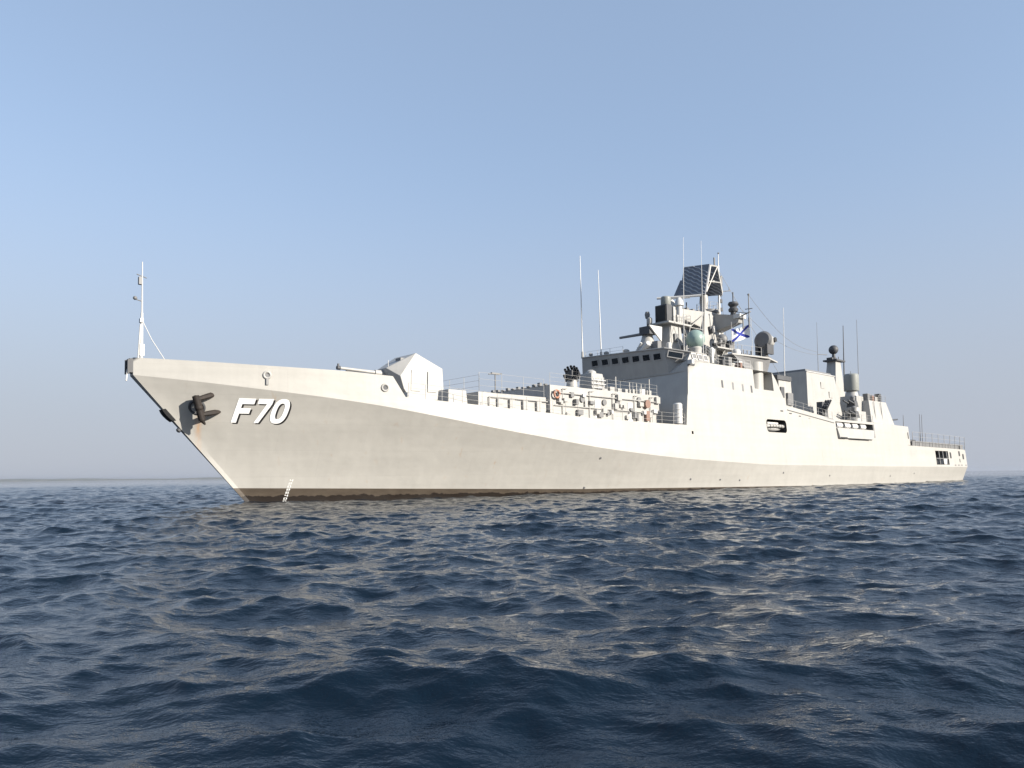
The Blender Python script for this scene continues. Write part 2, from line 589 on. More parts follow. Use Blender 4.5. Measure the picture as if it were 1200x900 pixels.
def sheer(t):
    if t <= 45.6:
        return float(np.interp(t, [a for a, b in TOPP], [b for a, b in TOPP]))
    if t < 99.6:
        return 5.3
    return float(np.interp(t, [99.6, 124.3], [5.24, 5.03]))
def top_o(t, z):
    k = 0.095 * max(0.0, min(1.0, (t - 16) / 24))
    return bk(t) - k * max(0.0, z - zk(t))

# ------------------------------------------------------------------ the frigate
ship = thing('frigate', 'long pale grey naval frigate numbered F70 lying on the open blue sea', 'warship')

# hull: flared side, bulwark strip, transom
hb = MB()
stations = sorted(set([0, .4, .8, 1.4] + [2 + 1.0 * i for i in range(44)] + [15.0, 15.9, 45.6, 45.601] + list(np.linspace(46, 99.6, 40)) + [99.601] + list(np.linspace(100.5, 124.3, 22)) + [109.4, 115.2]))
us = [-0.9, -0.45, 0, .08, .16, .26, .36, .46, .56, .66, .76, .84, .91, .96, 1]
for sgn in (1, -1):
    hb.grid([[(lambda p: (p[0], p[1] * sgn, p[2]))(side_pt(T, u)) for u in us] for T in stations])
    for a, b_ in zip(stations[:-1], stations[1:]):
        def col(T):
            zt, z0 = sheer(T), zk(T)
            z1 = 2.55 if T > 99.6 else z0 + (zt - z0) * .33
            z2 = 4.66 if T > 99.6 else z0 + (zt - z0) * .7
            return [z0, z1, z2, zt]
        ca, cb = col(a), col(b_)
        for r in range(3):
            if sgn == 1 and r == 1 and a >= 109.39 and b_ <= 115.21:
                continue
            q = [(a, ca[r]), (b_, cb[r]), (b_, cb[r + 1]), (a, ca[r + 1])]
            if abs(q[1][0] - q[0][0]) < 0.01:
                continue
            hb.poly(*[(t, top_o(t, z) * sgn, z) for t, z in q])
# blunt stem face and transom
for (u0, u1) in zip(us[:-1], us[1:]):
    a, b_ = side_pt(0, u0), side_pt(0, u1)
    hb.poly(a, b_, (b_[0], -b_[1], b_[2]), (a[0], -a[1], a[2]))
hb.poly((0, bk(0), zk(0)), (0, bk(0), 8.81), (0, -bk(0), 8.81), (0, -bk(0), zk(0)))
TE = 124.3
for (u0, u1) in zip(us[:-1], us[1:]):
    a, b_ = side_pt(TE, u0), side_pt(TE, u1)
    hb.poly(a, b_, (b_[0], -b_[1], b_[2]), (a[0], -a[1], a[2]))
hb.poly((TE, top_o(TE, zk(TE)), zk(TE)), (TE, top_o(TE, 5.03), 5.03), (TE, -top_o(TE, 5.03), 5.03), (TE, -top_o(TE, zk(TE)), zk(TE)))
hull = hb.build('hull', 'hull', ship, sharp=9)

# decks
db = MB()
rows = []
for T in [0.1, 1, 2, 4, 6, 8, 10, 12, 14, 15]:
    z = float(np.interp(T, [0, 15], [7.95, 7.2])); o = bk(T) - .05
    rows.append([(T, o, z), (T, o * .5, z + .04), (T, 0, z + .06), (T, -o * .5, z + .04), (T, -o, z)])
for T in [15.5, 17, 19, 21, 24, 28, 33, 38, 42, 45.6]:
    z = sheer(max(T, 16)) - .02; o = top_o(T, z) - .02
    rows.append([(T, o, z), (T, o * .5, z + .04), (T, 0, z + .06), (T, -o * .5, z + .04), (T, -o, z)])
db.grid(rows)
db.build('deck', 'deck', hull)
db = MB()
db.grid([[(T, s_ * (top_o(T, sheer(T)) - .02), sheer(T) - .02) for s_ in (1, 0, -1)] for T in (99.7, 108, 116, 124.25)])
db.build('deck', 'deck', hull)

# mooring opening at the quarter, with gear inside
mo = MB()
def recess(mb, t0, t1, z0, z1, d, outer):
    """open box let into the side: back, floor, roof, ends"""
    c = [(t0, z0), (t1, z0), (t1, z1), (t0, z1)]
    for i in range(4):
        (a, b_), (c_, d_) = c[i], c[(i + 1) % 4]
        mb.poly((a, outer(a, b_), b_), (c_, outer(c_, d_), d_), (c_, outer(c_, d_) - d, d_), (a, outer(a, b_) - d, b_))
    mb.poly(*[(a, outer(a, b_) - d, b_) for a, b_ in c])
recess(mo, 109.4, 115.2, 2.55, 4.66, 3.0, top_o)
mo.build('mooring_port', 'mid', hull)
mo = MB()
of = lambda t, z: top_o(t, z) - .04
for tt in (111.0, 112.7, 114.4):
    mo.tube((tt, of(tt, 2.6), 2.6), (tt, of(tt, 4.6), 4.6), .09)
mo.tube((109.5, of(110, 3.5), 3.5), (115.1, of(115, 3.5), 3.5), .07)
mo.lathe((111.7, 6.2, 3.0), (1, 0, 0), [(0, .45), (.1, .45), (.1, .25), (1.2, .25), (1.2, .45), (1.3, .45)])
mo.build('mooring_gear', 'mid', hull)
mo = MB()
mo.box(112.6, 114.3, 6.3, 7.15, 2.6, 3.5)
mo.build('locker', 'white', hull)
# scuttles and pipes cut in the stern quarter
def patch(mb, fn, t0, t1, z0, z1, off=.004, k=4):
    mb.grid([[(t0 + (t1 - t0) * i / k, fn(t0 + (t1 - t0) * i / k, z0 + (z1 - z0) * j / k) + off, z0 + (z1 - z0) * j / k) for j in range(k + 1)] for i in range(k + 1)])
for (t0, t1, z0, z1) in ((115.9, 116.7, 3.55, 4.5), (120.4, 121.2, 3.95, 4.75), (122.3, 123.1, 3.45, 4.3), (120.5, 120.9, 2.95, 3.5), (99.0, 99.35, 6.2, 7.1)):
    fb = MB(); patch(fb, top_o, t0, t1, z0, z1, .004, 1); fb.build('scuttle', 'black', hull)
for t0 in (117.7, 119.4, 121.0, 123.2):
    fb = MB(); patch(fb, top_o, t0, t0 + .7, 2.42, 2.56, .02, 1); fb.build('scupper', 'dark', hull)

# fairleads in the bow bulwark
for (t, z, rr_, mt_) in ((7.06, 8.07, .2, 'mid'), (14.45, 7.62, .22, 'dark')):
    o = bk(t)
    fl = MB()
    nrm = V(-(bk(t + .5) - bk(t - .5)), 1, 0); ax = (nrm.x, -nrm.y, 0)
    fl.torus((t, o + .02, z), ax, rr_, .07)
    fr = fl.build('fairlead', 'grey', hull)
    MB().lathe((t, o + .006, z), ax, [(0, rr_), (.012, rr_)]).build('fairlead_bore', mt_, fr)
MB().box(6.98, 7.14, bk(7) + .0, bk(7) + .10, 7.45, 7.85).build('fairlead_drip_plate', 'mid', hull)
# bow roller on the stem head, coloured dark to stand for its shade
br = MB()
br.box(-.2, .0, -.33, .33, 7.92, 8.75)
br.box(-.3, -.2, .18, .33, 7.85, 8.7); br.box(-.3, -.2, -.33, -.18, 7.85, 8.7)
br.build('stem_fairlead', 'dark', hull)
MB().tube((-.27, .2, 8.1), (-.36, .28, 7.4), .05).build('rope_end', 'white', hull)
# black chafing pad wrapped on the raked stem
g = MB()
rows = []
for u in (.665, .685, .71, .735, .755):
    p = side_pt(0, u); k_ = .22 * math.sin(math.pi * (u - .655) / .11) ** .5
    rows.append([(p[0] + .12, .37, p[2]), (p[0] - k_ * .6, .30, p[2] - .04), (p[0] - k_, .12, p[2] - .08), (p[0] - k_, -.12, p[2] - .08), (p[0] - k_ * .6, -.30, p[2] - .04), (p[0] + .12, -.37, p[2])])
g.grid(rows); g.build('stem_pad', 'black', hull)
g = MB(); p = side_pt(0, .60); g.lathe((p[0] - .02, 0, p[2]), (-.7, 0, -.7), [(0, .16), (.14, .15), (.2, .08)], 12); g.build('stem_eye', 'dark', hull)
# hawse plates
def hawse(sgn):
    h = MB()
    t, z = 3.45, 6.0
    o = hull_at(t, z) * sgn
    h.torus((t, o + .02 * sgn, z), (-.45, .8 * sgn, -.45), .42, .09)
    h.build('hawse_pipe', 'dark', hull)
hawse(1); hawse(-1)

# hull number: white figures with a black drop edge
def hull_pt(t, z, off):
    e = .05
    o = hull_at(t, z)
    a = Vector((e, hull_at(t + e, z) - o, 0)); b_ = Vector((0, hull_at(t, z + e) - o, e))
    n = a.cross(b_); n = n if n.y > 0 else -n
    n.normalize()
    return (t + n.x * off, o + n.y * off, z + n.z * off)
def strokes_F():
    return [[(0, 0), (0.27, 0), (0.27, 1), (0, 1)], [(0.27, .77), (.88, .77), (.88, 1), (.27, 1)], [(.27, .38), (.78, .38), (.78, .60), (.27, .60)]]
def strokes_7():
    return [[(0.02, .79), (.84, .79), (.84, 1), (.02, 1)], [(.17, 0), (.43, 0), (.84, .79), (.55, .79)]]
def strokes_0():
    q = []
    n = 28
    for i in range(n):
        a, b_ = 2 * math.pi * i / n, 2 * math.pi * (i + 1) / n
        def e(an, rx, ry):
            c, s_ = math.cos(an), math.sin(an)
            return (.43 + rx * math.copysign(abs(c) ** .8, c), .5 + ry * math.copysign(abs(s_) ** .8, s_))
        q.append([e(a, .43, .515), e(b_, .43, .515), e(b_, .185, .33), e(a, .185, .33)])
    return q
def lay(mb, quads, t0, wid, zb, ht, slant, off, dt=0, dz=0):
    for q in quads:
        k = 5
        rows = []
        for i in range(k + 1):
            row = []
            for j in range(k + 1):
                fi, fj = i / k, j / k
                x = (q[0][0] * (1 - fi) + q[1][0] * fi) * (1 - fj) + (q[3][0] * (1 - fi) + q[2][0] * fi) * fj
                y = (q[0][1] * (1 - fi) + q[1][1] * fi) * (1 - fj) + (q[3][1] * (1 - fi) + q[2][1] * fi) * fj
                row.append(hull_pt(t0 + dt + x * wid + slant * y, zb + dz + y * ht, off))
            rows.append(row)
        mb.grid(rows)
for st, t0, wd in ((strokes_F(), 5.40, 1.08), (strokes_7(), 6.50, 1.02), (strokes_0(), 7.46, 1.13)):
    sb = MB(); lay(sb, st, t0, wd, 5.12, 1.48, .22, .012, .11, -.075)
    wb_ = MB(); lay(wb_, st, t0, wd, 5.12, 1.48, .22, .024)
    dg = wb_.build('hull_number', 'number', hull)
    sb.build('number_shadow_edge', 'black', dg)
# draught marks: small white figures running up the stem
SEG = {'a': [(0, .85), (1, .85), (1, 1), (0, 1)], 'd': [(0, 0), (1, 0), (1, .15), (0, .15)], 'g': [(0, .43), (1, .43), (1, .57), (0, .57)],
       'b': [(.75, .5), (1, .5), (1, 1), (.75, 1)], 'c': [(.75, 0), (1, 0), (1, .5), (.75, .5)], 'e': [(0, 0), (.25, 0), (.25, .5), (0, .5)], 'f': [(0, .5), (.25, .5), (.25, 1), (0, 1)]}
DIG = {'2': 'abged', '4': 'fgbc', '6': 'afgedc', '8': 'abcdefg', '0': 'abcdef'}
dm = MB()
for i in range(8):
    z = -.02 + i * .2
    ch = '8046802468'[i % 10]
    lay(dm, [SEG[c] for c in DIG[ch]], 9.17 + i * .035, .21, z, .13, .02, .02)
dm.build('draught_mark', 'number', hull)

# jackstaff
j = MB()
j.tube((.52, 0, 7.9), (.52, 0, 11.6), .10, .075); j.tube((.52, 0, 11.6), (.5, 0, 14.7), .055, .03)
j.tube((.3, 0, 8.0), (.45, 0, 10.9), .05)
j.box(.40, .66, -.1, .1, 9.0, 9.7); j.box(.40, .58, -.15, .15, 11.0, 11.25)
js = j.build('jackstaff', 'white', ship)
j = MB(); j.tube((.5, 0, 12.3), (.12, 0.1, 12.35), .03); j.ball((.1, .1, 12.42), .12); j.build('lantern', 'mid', js)
j = MB(); j.box(.30, .48, -.12, .12, 13.3, 13.75); j.tube((.2, 0, 13.9), (.75, 0, 13.75), .03)
j.build('lantern', 'mid', js)
MB().path([(.52, 0, 11.2), (1.0, .3, 10.0), (1.75, .55, 8.7)], .025, 5).build('stay_wire', 'white', js)

# gun turret
tb_ = MB()
def turret_half():
    K0, K1, P, R1, R0, B = (17.75, 1.72, 8.1), (17.45, 1.72, 9.02), (19.0, 1.45, 10.92), (21.4, 1.55, 9.92), (21.4, 1.75, 7.42), (18.25, 1.75, 7.42)
    N1, N0 = (16.9, .62, 9.7), (17.2, .7, 8.5)
    return K0, K1, P, R1, R0, B, N1, N0
K0, K1, P_, R1, R0, B_, N1, N0 = turret_half()
mir = lambda p: (p[0], -p[1], p[2])
for f_ in ((lambda p: p), mir):
    tb_.poly(*[f_(p) for p in (K0, K1, P_, R1, R0, B_)])
    tb_.poly(*[f_(p) for p in (K1, P_, N1)])
    tb_.poly(*[f_(p) for p in (K0, K1, N1, N0)])
    tb_.poly(*[f_(p) for p in (B_, K0, N0)])
for a, b_ in ((P_, R1), (R1, R0), (R0, B_), (N1, P_), (N0, N1), (B_, N0)):
    tb_.poly(a, b_, mir(b_), mir(a))
tur = tb_.build('gun_turret', 'grey', ship, smooth=False, bevel=.03)
g = MB(); g.lathe((19.7, 0, 6.8), (0, 0, 1), [(0, 1.9), (.64, 1.9)], 32); g.build('turret_ring', 'grey', tur)
g = MB(); g.tube((13.4, 0, 9.46), (17.0, 0, 9.36), .10, .14, 14); g.build('gun_barrel', 'grey', tur)
g = MB(); g.tube((16.3, 0, 9.37), (17.6, 0, 9.3), .21, .32, 16); g.build('barrel_sleeve', 'grey', tur)
g = MB(); g.tube((13.2, 0, 9.46), (13.45, 0, 9.455), .15, .15, 14); g.box(13.25, 13.36, -.06, .06, 9.5, 9.76); g.build('muzzle_brake', 'dark', tur)
g = MB(); g.tube((13.9, 0.05, 9.28), (16.6, .05, 9.1), .07); g.build('barrel_shade', 'dark', tur)  # dark rod added to draw the shaded underside of the barrel
g = MB(); g.box(16.75, 17.5, -.45, .45, 8.75, 9.0); g.build('mantlet_slot', 'black', tur)
for sx in (18.35, 19.85):
    g = MB()
    osd = lambda z: 1.75 - max(0, (z - 9.0)) * .13
    g.poly((sx, 1.765, 8.0), (sx + .85, 1.765, 8.0), (sx + .85, osd(9.6) + .02, 9.6), (sx + .1, osd(9.6) + .02, 9.6))
    g.build('turret_door', 'grey', tur)
g = MB()
for a, b_ in (((17.6, 1.1, 9.55), (18.6, 1.1, 10.5)), ((17.6, 1.1, 9.55), (17.2, 1.0, 9.45))):
    g.tube(a, b_, .05)
g.box(18.0, 18.8, .2, .9, 10.15, 10.55); g.build('sight_hood', 'mid', tur)
g = MB(); g.tube((17.1, .6, 9.3), (17.1, .6, 10.3), .025); g.build('whip_stub', 'white', tur)

tur.location = (.25, 0, 0)

# foredeck lockers and the low launcher house
for (t0, t1, o0, o1, z0, z1) in ((19.6, 21.4, 3.6, 5.0, 6.85, 7.9), (16.9, 17.5, 3.0, 3.8, 7.0, 7.6)):
    lb = MB(); lb.box(t0, t1, o0, o1, z0, z1, .08); lb.build('deck_locker', 'grey', ship, bevel=.05)
h1 = MB(); h1.box(22.6, 31.5, -4.75, 4.75, 6.4, 7.92, .04); house1 = h1.build('launcher_house', 'grey', ship)
for tt in (24.4, 25.6, 27.0, 28.5):
    g = MB(); g.box(tt, tt + .5, 4.7, 4.95, 6.7, 7.5); g.build('wall_box', 'grey', house1)
g = MB(); g.path([(23.6, 4.85, 6.6), (23.6, 4.85, 7.6), (30.5, 4.85, 7.55)], .05); g.build('wall_pipe', 'grey', house1)
g = MB(); g.lathe((27, 0, 7.92), (0, 0, 1), [(0, 1.5), (.12, 1.5), (.12, 1.35), (.3, 1.2)], 28); g.build('launcher_hatch', 'grey', house1)

# rocket deckhouse
HZ = 8.95
h2 = MB(); h2.box(29.8, 44.3, -5.1, 5.1, 6.0, HZ, .05); house2 = h2.build('deckhouse', 'grey', ship)
rnd = random.Random(7)
g = MB()
for i in range(15):
    o0 = -4.9 + i * .66
    g.box(29.75, 30.0, o0, o0 + .3, HZ, HZ + rnd.uniform(.1, .3))
g.build('roof_edge_fitting', 'mid', house2)
MB().poly((29.72, 5.04, 6.2), (29.72, -4.9, 6.2), (29.75, -4.9, 6.9), (29.75, 5.04, 6.9)).build('front_skirt', 'mid', house2)
# fittings on the port wall
kinds = ['grey', 'grey', 'mid', 'grey', 'grey', 'white', 'grey', 'mid']
t = 30.6
while t < 43.6:
    wv = rnd.uniform(.2, .6); z0 = rnd.uniform(6.4, 8.2); hv = rnd.uniform(.25, .7)
    g = MB(); g.box(t, t + wv, 5.0, 5.12 + rnd.uniform(.1, .35), z0, min(z0 + hv, 8.8)); g.build('wall_locker', rnd.choice(kinds), house2, bevel=.02)
    t += wv * .6 + rnd.uniform(.05, .3)
for tt in (33.6, 36.4, 38.2, 41.2):
    g = MB(); g.lathe((tt, 5.05, rnd.uniform(7.6, 8.4)), (0, 1, 0), [(0, .26), (.16, .26)], 14); g.build('vent_cover', 'mid', house2)
for tt in (35.2, 39.6):
    g = MB(); g.box(tt, tt + .75, 5.03, 5.12, 6.25, 8.05); dr = g.build('door', 'white', house2, bevel=.03)
    g = MB(); g.box(tt + .08, tt + .16, 5.12, 5.2, 7.0, 7.25); g.build('door_handle', 'dark', dr)
g = MB()
for tt in (31.2, 34.5, 37.5, 40.5, 42.8):
    g.path([(tt, 5.18, 6.2), (tt, 5.18, 8.7), (tt + .5, 5.18, 8.75)], .045)
g.path([(30.2, 5.2, 8.35), (44.2, 5.2, 8.3)], .05)
g.path([(30.2, 5.2, 7.3), (44.2, 5.2, 7.25)], .04)
g.build('wall_pipe', 'grey', house2)
g = MB(); g.lathe((42.2, 5.15, 8.05), (0, 1, 0), [(0, .38), (.25, .38)], 16); g.build('hose_reel', 'red', house2)
g = MB(); g.lathe((41.5, 5.2, 8.0), (0, 1, 0), [(0, .16), (.15, .16)], 12); g.build('valve_wheel', 'green', house2)
g = MB(); g.box(42.0, 42.5, 5.0, 5.35, 6.5, 7.4); g.build('hose_box', 'red', house2)
# roof lockers and cable reels along the roof edge
for i in range(7):
    t0 = 36.8 + i * 1.05
    g = MB(); g.box(t0, t0 + rnd.uniform(.5, .9), 3.6, 4.6, HZ, HZ + rnd.uniform(.25, .6)); g.build('roof_locker', rnd.choice(['grey', 'white', 'grey']), house2, bevel=.03)

# rocket launcher on the deckhouse
rl = MB(); rl.lathe((34.6, 3.0, HZ), (0, 0, 1), [(0, .75), (.25, .75), (.3, .5), (.9, .45)], 20); rlo = rl.build('rocket_launcher', 'grey', ship)
ax = Vector((-.80, .55, .22)).normalized()
for i in range(12):
    an = R(-60 + i * 300 / 11 + 0)
    du = Vector((.2, 0, .98))
    cc = Vector((34.6, 3.0, HZ + 1.45)) + Vector((.55, .83, 0)) * math.sin(an) * .62 + du * math.cos(an) * .55
    a0, a1 = cc - ax * .6, cc + ax * .85
    g = MB(); g.lathe(tuple(a0), tuple(ax), [(0, .12), (1.15, .12), (1.15, .095), (1.0, .09)], 12); tb1 = g.build('launch_tube', 'dark', rlo)
g = MB(); g.box(34.2, 35.0, 2.6, 3.4, HZ + .8, HZ + 1.8); g.build('cradle', 'dark', rlo)
# pale machinery behind it
mc = MB(); mc.box(36.2, 38.1, 2.2, 3.9, HZ, HZ + 1.7, .2); mco = mc.build('winch_house', 'grey', ship, bevel=.05)
g = MB()
for z in (HZ + .35, HZ + .7, HZ + 1.05):
    g.tube((36.1, 3.98, z), (38.0, 3.98, z), .04)
for tt in (36.3, 37.0, 37.7):
    g.tube((tt, 3.98, HZ), (tt, 3.98, HZ + 1.35), .035)
g.build('hand_rail', 'white', mco)
g = MB(); g.lathe((37.0, 3.1, HZ + 1.7), (0, 0, 1), [(0, .5), (.2, .45), (.35, .2)], 16); g.build('roof_vent', 'grey', mco)

# rails
def rail(name, pts, h=1.05, step=1.5, wires=3, r=.025, parent=ship, mat='grey'):
    g = MB()
    tops = []
    for (a, b_) in zip(pts[:-1], pts[1:]):
        A, B = Vector(a), Vector(b_)
        n = max(1, int(round((B - A).length / step)))
        for i in range(n + 1):
            p = A.lerp(B, i / n)
            g.tube(tuple(p), (p.x, p.y, p.z + h), r * 1.25, n=6)
        for k in range(wires):
            zz = h * (k + 1) / wires
            g.tube((A.x, A.y, A.z + zz), (B.x, B.y, B.z + zz), r * .6, n=5)
    return g.build(name, mat, parent)
rail('guard_rail', [(t, top_o(t, sheer(t)) - .12, sheer(t) - .02) for t in (16.2, 18.7, 22, 26, 30, 34, 38, 42, 45.4)], 1.05, 1.45, 3, .018)
rail('guard_rail', [(t, -top_o(t, sheer(t)) + .12, sheer(t) - .02) for t in (16.2, 18.7, 22, 26, 30, 34, 38, 42, 45.4)], 1.05, 1.45, 3, .018)
rail('roof_rail', [(22.8, 4.6, 7.92), (29.6, 4.6, 7.92)], 1.5, 2.2, 3, .016, house1)
rail('roof_rail', [(22.8, 4.6, 7.92), (22.8, -4.6, 7.92), (29.6, -4.6, 7.92)], 1.3, 2.0, 3, .016, house1)
rail('roof_rail', [(30.0, 4.9, HZ), (44.2, 4.9, HZ)], 1.0, 1.7, 3, .016, house2)
g = MB(); g.tube((25.6, 3.2, 7.9), (25.6, 3.2, 9.75), .05); g.tube((24.9, 3.2, 9.6), (26.3, 3.2, 9.75), .04); g.box(25.2, 26.0, 3.1, 3.3, 9.62, 9.76); g.build('davit', 'mid', house1)
for (tt, oo) in ((38.6, 4.6), (40.4, 4.7), (41.4, 4.7), (42.2, 4.6), (43.3, 4.7)):
    g = MB(); g.tube((tt, oo, HZ), (tt, oo, HZ + rnd.uniform(.9, 1.6)), .06); g.build('vent_pipe', 'grey', house2)

# superstructure block: flush sides with openings, roof, slopes
SPROF = [(45.5, 6.13), (46.2, 9.2), (46.75, 12.42), (62.45, 12.56), (63.2, 11.75), (64.9, 9.05), (76.0, 8.02), (87.7, 8.06), (99.62, 7.93)]
def stop(t):
    return float(np.interp(t, [p[0] for p in SPROF], [p[1] for p in SPROF]))
sb = MB()
cols = sorted(set([46.2, 46.75, 50, 54, 58.5, 59.97, 62.45, 62.6, 63.2, 64.4, 64.9, 68, 72, 76, 76.5, 80, 84, 87.4, 87.7, 92, 96, 99.62]))
def slev(t):
    zt = stop(t)
    l = [5.3, 5.87, 7.4, 10.5, zt]
    if 76.2 < t < 87.6:
        l = [5.3, 5.62, 7.0, 7.75, zt]
    elif zt < 10.9:
        l = [5.3, 5.87, 7.4, 7.4 + (zt - 7.4) * .6, zt]
    return l
for sgn in (1, -1):
    for a, b_ in zip(cols[:-1], cols[1:]):
        la, lb_ = slev(a), slev(b_)
        if a >= 76.4 and a < 76.6: la = [5.3, 5.62, 7.0, 7.75, stop(a)]
        for r in range(4):
            if sgn == 1:
                if r == 3 and a >= 58.49 and b_ <= 62.46: continue
                if r == 1 and a >= 59.96 and b_ <= 64.41: continue
                if r == 2 and a >= 76.49 and b_ <= 87.41: continue
            q = [(a, la[r]), (b_, lb_[r]), (b_, lb_[r + 1]), (a, la[r + 1])]
            sb.poly(*[(t, top_o(t, z) * sgn, z) for t, z in q])
    # forward corner
    sb.poly(*[(t, top_o(t, z) * sgn, z) for t, z in ((45.602, 6.58), (45.602, 5.3), (46.2, 5.3), (46.2, 9.2))])
    sb.poly(*[(t, top_o(t, z) * sgn, z) for t, z in ((45.5, 6.13), (45.602, 6.13), (45.602, 6.58))])
for (a, b_) in zip(SPROF[2:-1], SPROF[3:]):
    q = [(a[0], top_o(a[0], a[1]), a[1]), (b_[0], top_o(b_[0], b_[1]), b_[1])]
    sb.poly(q[0], q[1], (q[1][0], -q[1][1], q[1][2]), (q[0][0], -q[0][1], q[0][2]))
a = (99.62, 7.93); b_ = (99.62, 5.2)
sb.poly((a[0], top_o(*a), a[1]), (b_[0], top_o(*b_), b_[1]), (b_[0], -top_o(*b_), b_[1]), (a[0], -top_o(*a), a[1]))
sup = sb.build('superstructure', 'hull', ship, sharp=9)
# notch by the director tower, boat bay, raft recess
g = MB(); recess(g, 58.5, 62.45, 10.5, 12.5, 1.9, top_o); g.build('side_notch', 'grey', sup)
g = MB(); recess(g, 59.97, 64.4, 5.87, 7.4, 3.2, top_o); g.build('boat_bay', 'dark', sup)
g = MB()
inner, outer_ = [], []
def rrect(t0, t1, z0, z1, r, n=6, sk=0.0):
    p = []
    for cx, cz, a0 in ((t1 - r, z1 - r, 0), (t0 + r, z1 - r, 90), (t0 + r, z0 + r, 180), (t1 - r, z0 + r, 270)):
        for i in range(n + 1):
            an = R(a0 + 90 * i / n)
            x, z = cx + r * math.cos(an), cz + r * math.sin(an)
            p.append((x + sk * (z - z0), z))
    return p
def proj_out(poly, cx, cz, t0, t1, z0, z1):
    res = []
    for t, z in poly:
        dx_, dz_ = t - cx, z - cz
        s_ = min((t1 - cx) / abs(dx_) if dx_ else 1e9, (z1 - cz) / abs(dz_) if dz_ else 1e9)
        res.append((cx + dx_ * s_, cz + dz_ * s_))
    return res
inn = rrect(60.05, 64.32, 5.94, 7.33, .42)
outp = proj_out(inn, 62.185, 6.635, 59.9, 64.47, 5.8, 7.47)
for i in range(len(inn)):
    k = (i + 1) % len(inn)
    g.poly(*[(t, top_o(t, z) + .004, z) for t, z in (inn[i], inn[k], outp[k], outp[i])])
g.build('bay_frame', 'hull', sup)
g = MB(); recess(g, 76.5, 87.4, 7.0, 7.75, 1.6, top_o); g.build('raft_recess', 'mid', sup)
# hinged platform below the raft recess, its cast shadow laid on as black strips along the lower edge
g = MB(); g.hexa([(76.7, top_o(77, 5.75) + .0, 5.75), (86.6, top_o(86, 5.75), 5.75), (86.6, top_o(86, 5.75) + .3, 5.75), (76.7, top_o(77, 5.75) + .3, 5.75),
                  (76.5, top_o(77, 6.9), 6.95), (87.3, top_o(86, 6.9), 6.95), (87.3, top_o(86, 6.9) + .14, 6.95), (76.5, top_o(77, 6.9) + .14, 6.95)])
plat = g.build('raft_platform', 'grey', sup)
g = MB(); patch(g, top_o, 79.5, 85.5, 5.55, 5.68, .01, 2); patch(g, top_o, 76.8, 78.6, 5.72, 5.85, .32, 1); g.build('platform_shadow', 'black', plat)
g = MB(); patch(g, top_o, 87.45, 87.75, 6.0, 7.8, .02, 1); g.build('guide_rail', 'mid', sup)
# deck-edge ledge lines abaft the slope
g = MB(); g.path([(64.9, top_o(65, 8.6) + .03, 8.55), (76, top_o(76, 7.55) + .03, 7.55)], .05); g.build('rubbing_strip', 'mid', sup)
for tt in (63.4, 65.3, 67.4, 69.6):
    g = MB(); g.box(tt, tt + .5, top_o(tt, 8.4), top_o(tt, 8.4) + .06, 8.35 - (tt - 63) * .1, 8.47 - (tt - 63) * .1); g.build('drain_lip', 'dark', sup)
for tt, zz, mt_ in ((52.15, 10.52, 'dark'), (54.1, 10.45, 'mid'), (55.95, 10.4, 'mid'), (57.65, 10.38, 'dark')):
    g = MB(); patch(g, top_o, tt, tt + .34, zz - .38, zz + .38, .006, 1); g.build('scuttle', mt_, sup)
g = MB(); g.box(46.6, 47.0, 6.75, 7.25, 12.0, 12.4); g.build('side_lantern', 'white', sup)
g = MB(); g.box(46.95, 47.75, 6.6, 6.78, 11.95, 12.45); g.build('lantern_screen', 'dark', sup)

# bridge: leaning front, chamfered port corner, sides, roof
b = MB()
P0, P1 = (45.5, top_o(45.5, 6.13), 6.13), (46.75, top_o(46.75, 12.42), 12.42)
Pm = (46.2, top_o(46.2, 9.2), 9.2)
S0 = (45.5, -P0[1], 6.13); Sm = (46.2, -Pm[1], 9.2)
ZC = 11.3
S1 = (46.62, -6.75, ZC); S1p = (46.62, 6.78, ZC)
C0 = (46.62, 4.55, ZC)
b.poly(P0, Pm, Sm, S0)
b.poly(Pm, S1p, C0, S1, Sm)
ROOFL, ROOFR = 13.78, 14.2
C1 = (46.05, 4.45, ROOFL); S2 = (46.05, -6.3, ROOFR); S3 = (47.5, -6.75, ROOFR - .1)
b.poly(S1, C0, C1, S2)
W1 = (47.6, 6.42, 13.25); W0 = P1
b.poly(C0, S1p, P1)
b.poly(C0, P1, W1, C1)
b.poly(S1, S2, S3, (47.2, -6.8, ZC))
E0, E1 = (50.3, 6.7, 12.46), (50.3, 6.42, 13.3)
b.poly(P1, E0, E1, W1)
SE1 = (50.3, -6.6, 14.1)
b.poly(S2, C1, W1, E1, SE1, S3)
b.poly(E0, E1, SE1, (50.3, -6.6, 12.4))
b.poly(S3, SE1, (50.3, -6.7, ZC), (47.2, -6.8, ZC))
bridge = b.build('bridge', 'grey', ship, smooth=False)
g = MB(); g.path([(46.58, -6.7, ZC), (46.58, 4.5, ZC), (46.66, 6.7, ZC + .1)], .05); g.build('crease_strip', 'grey', bridge)
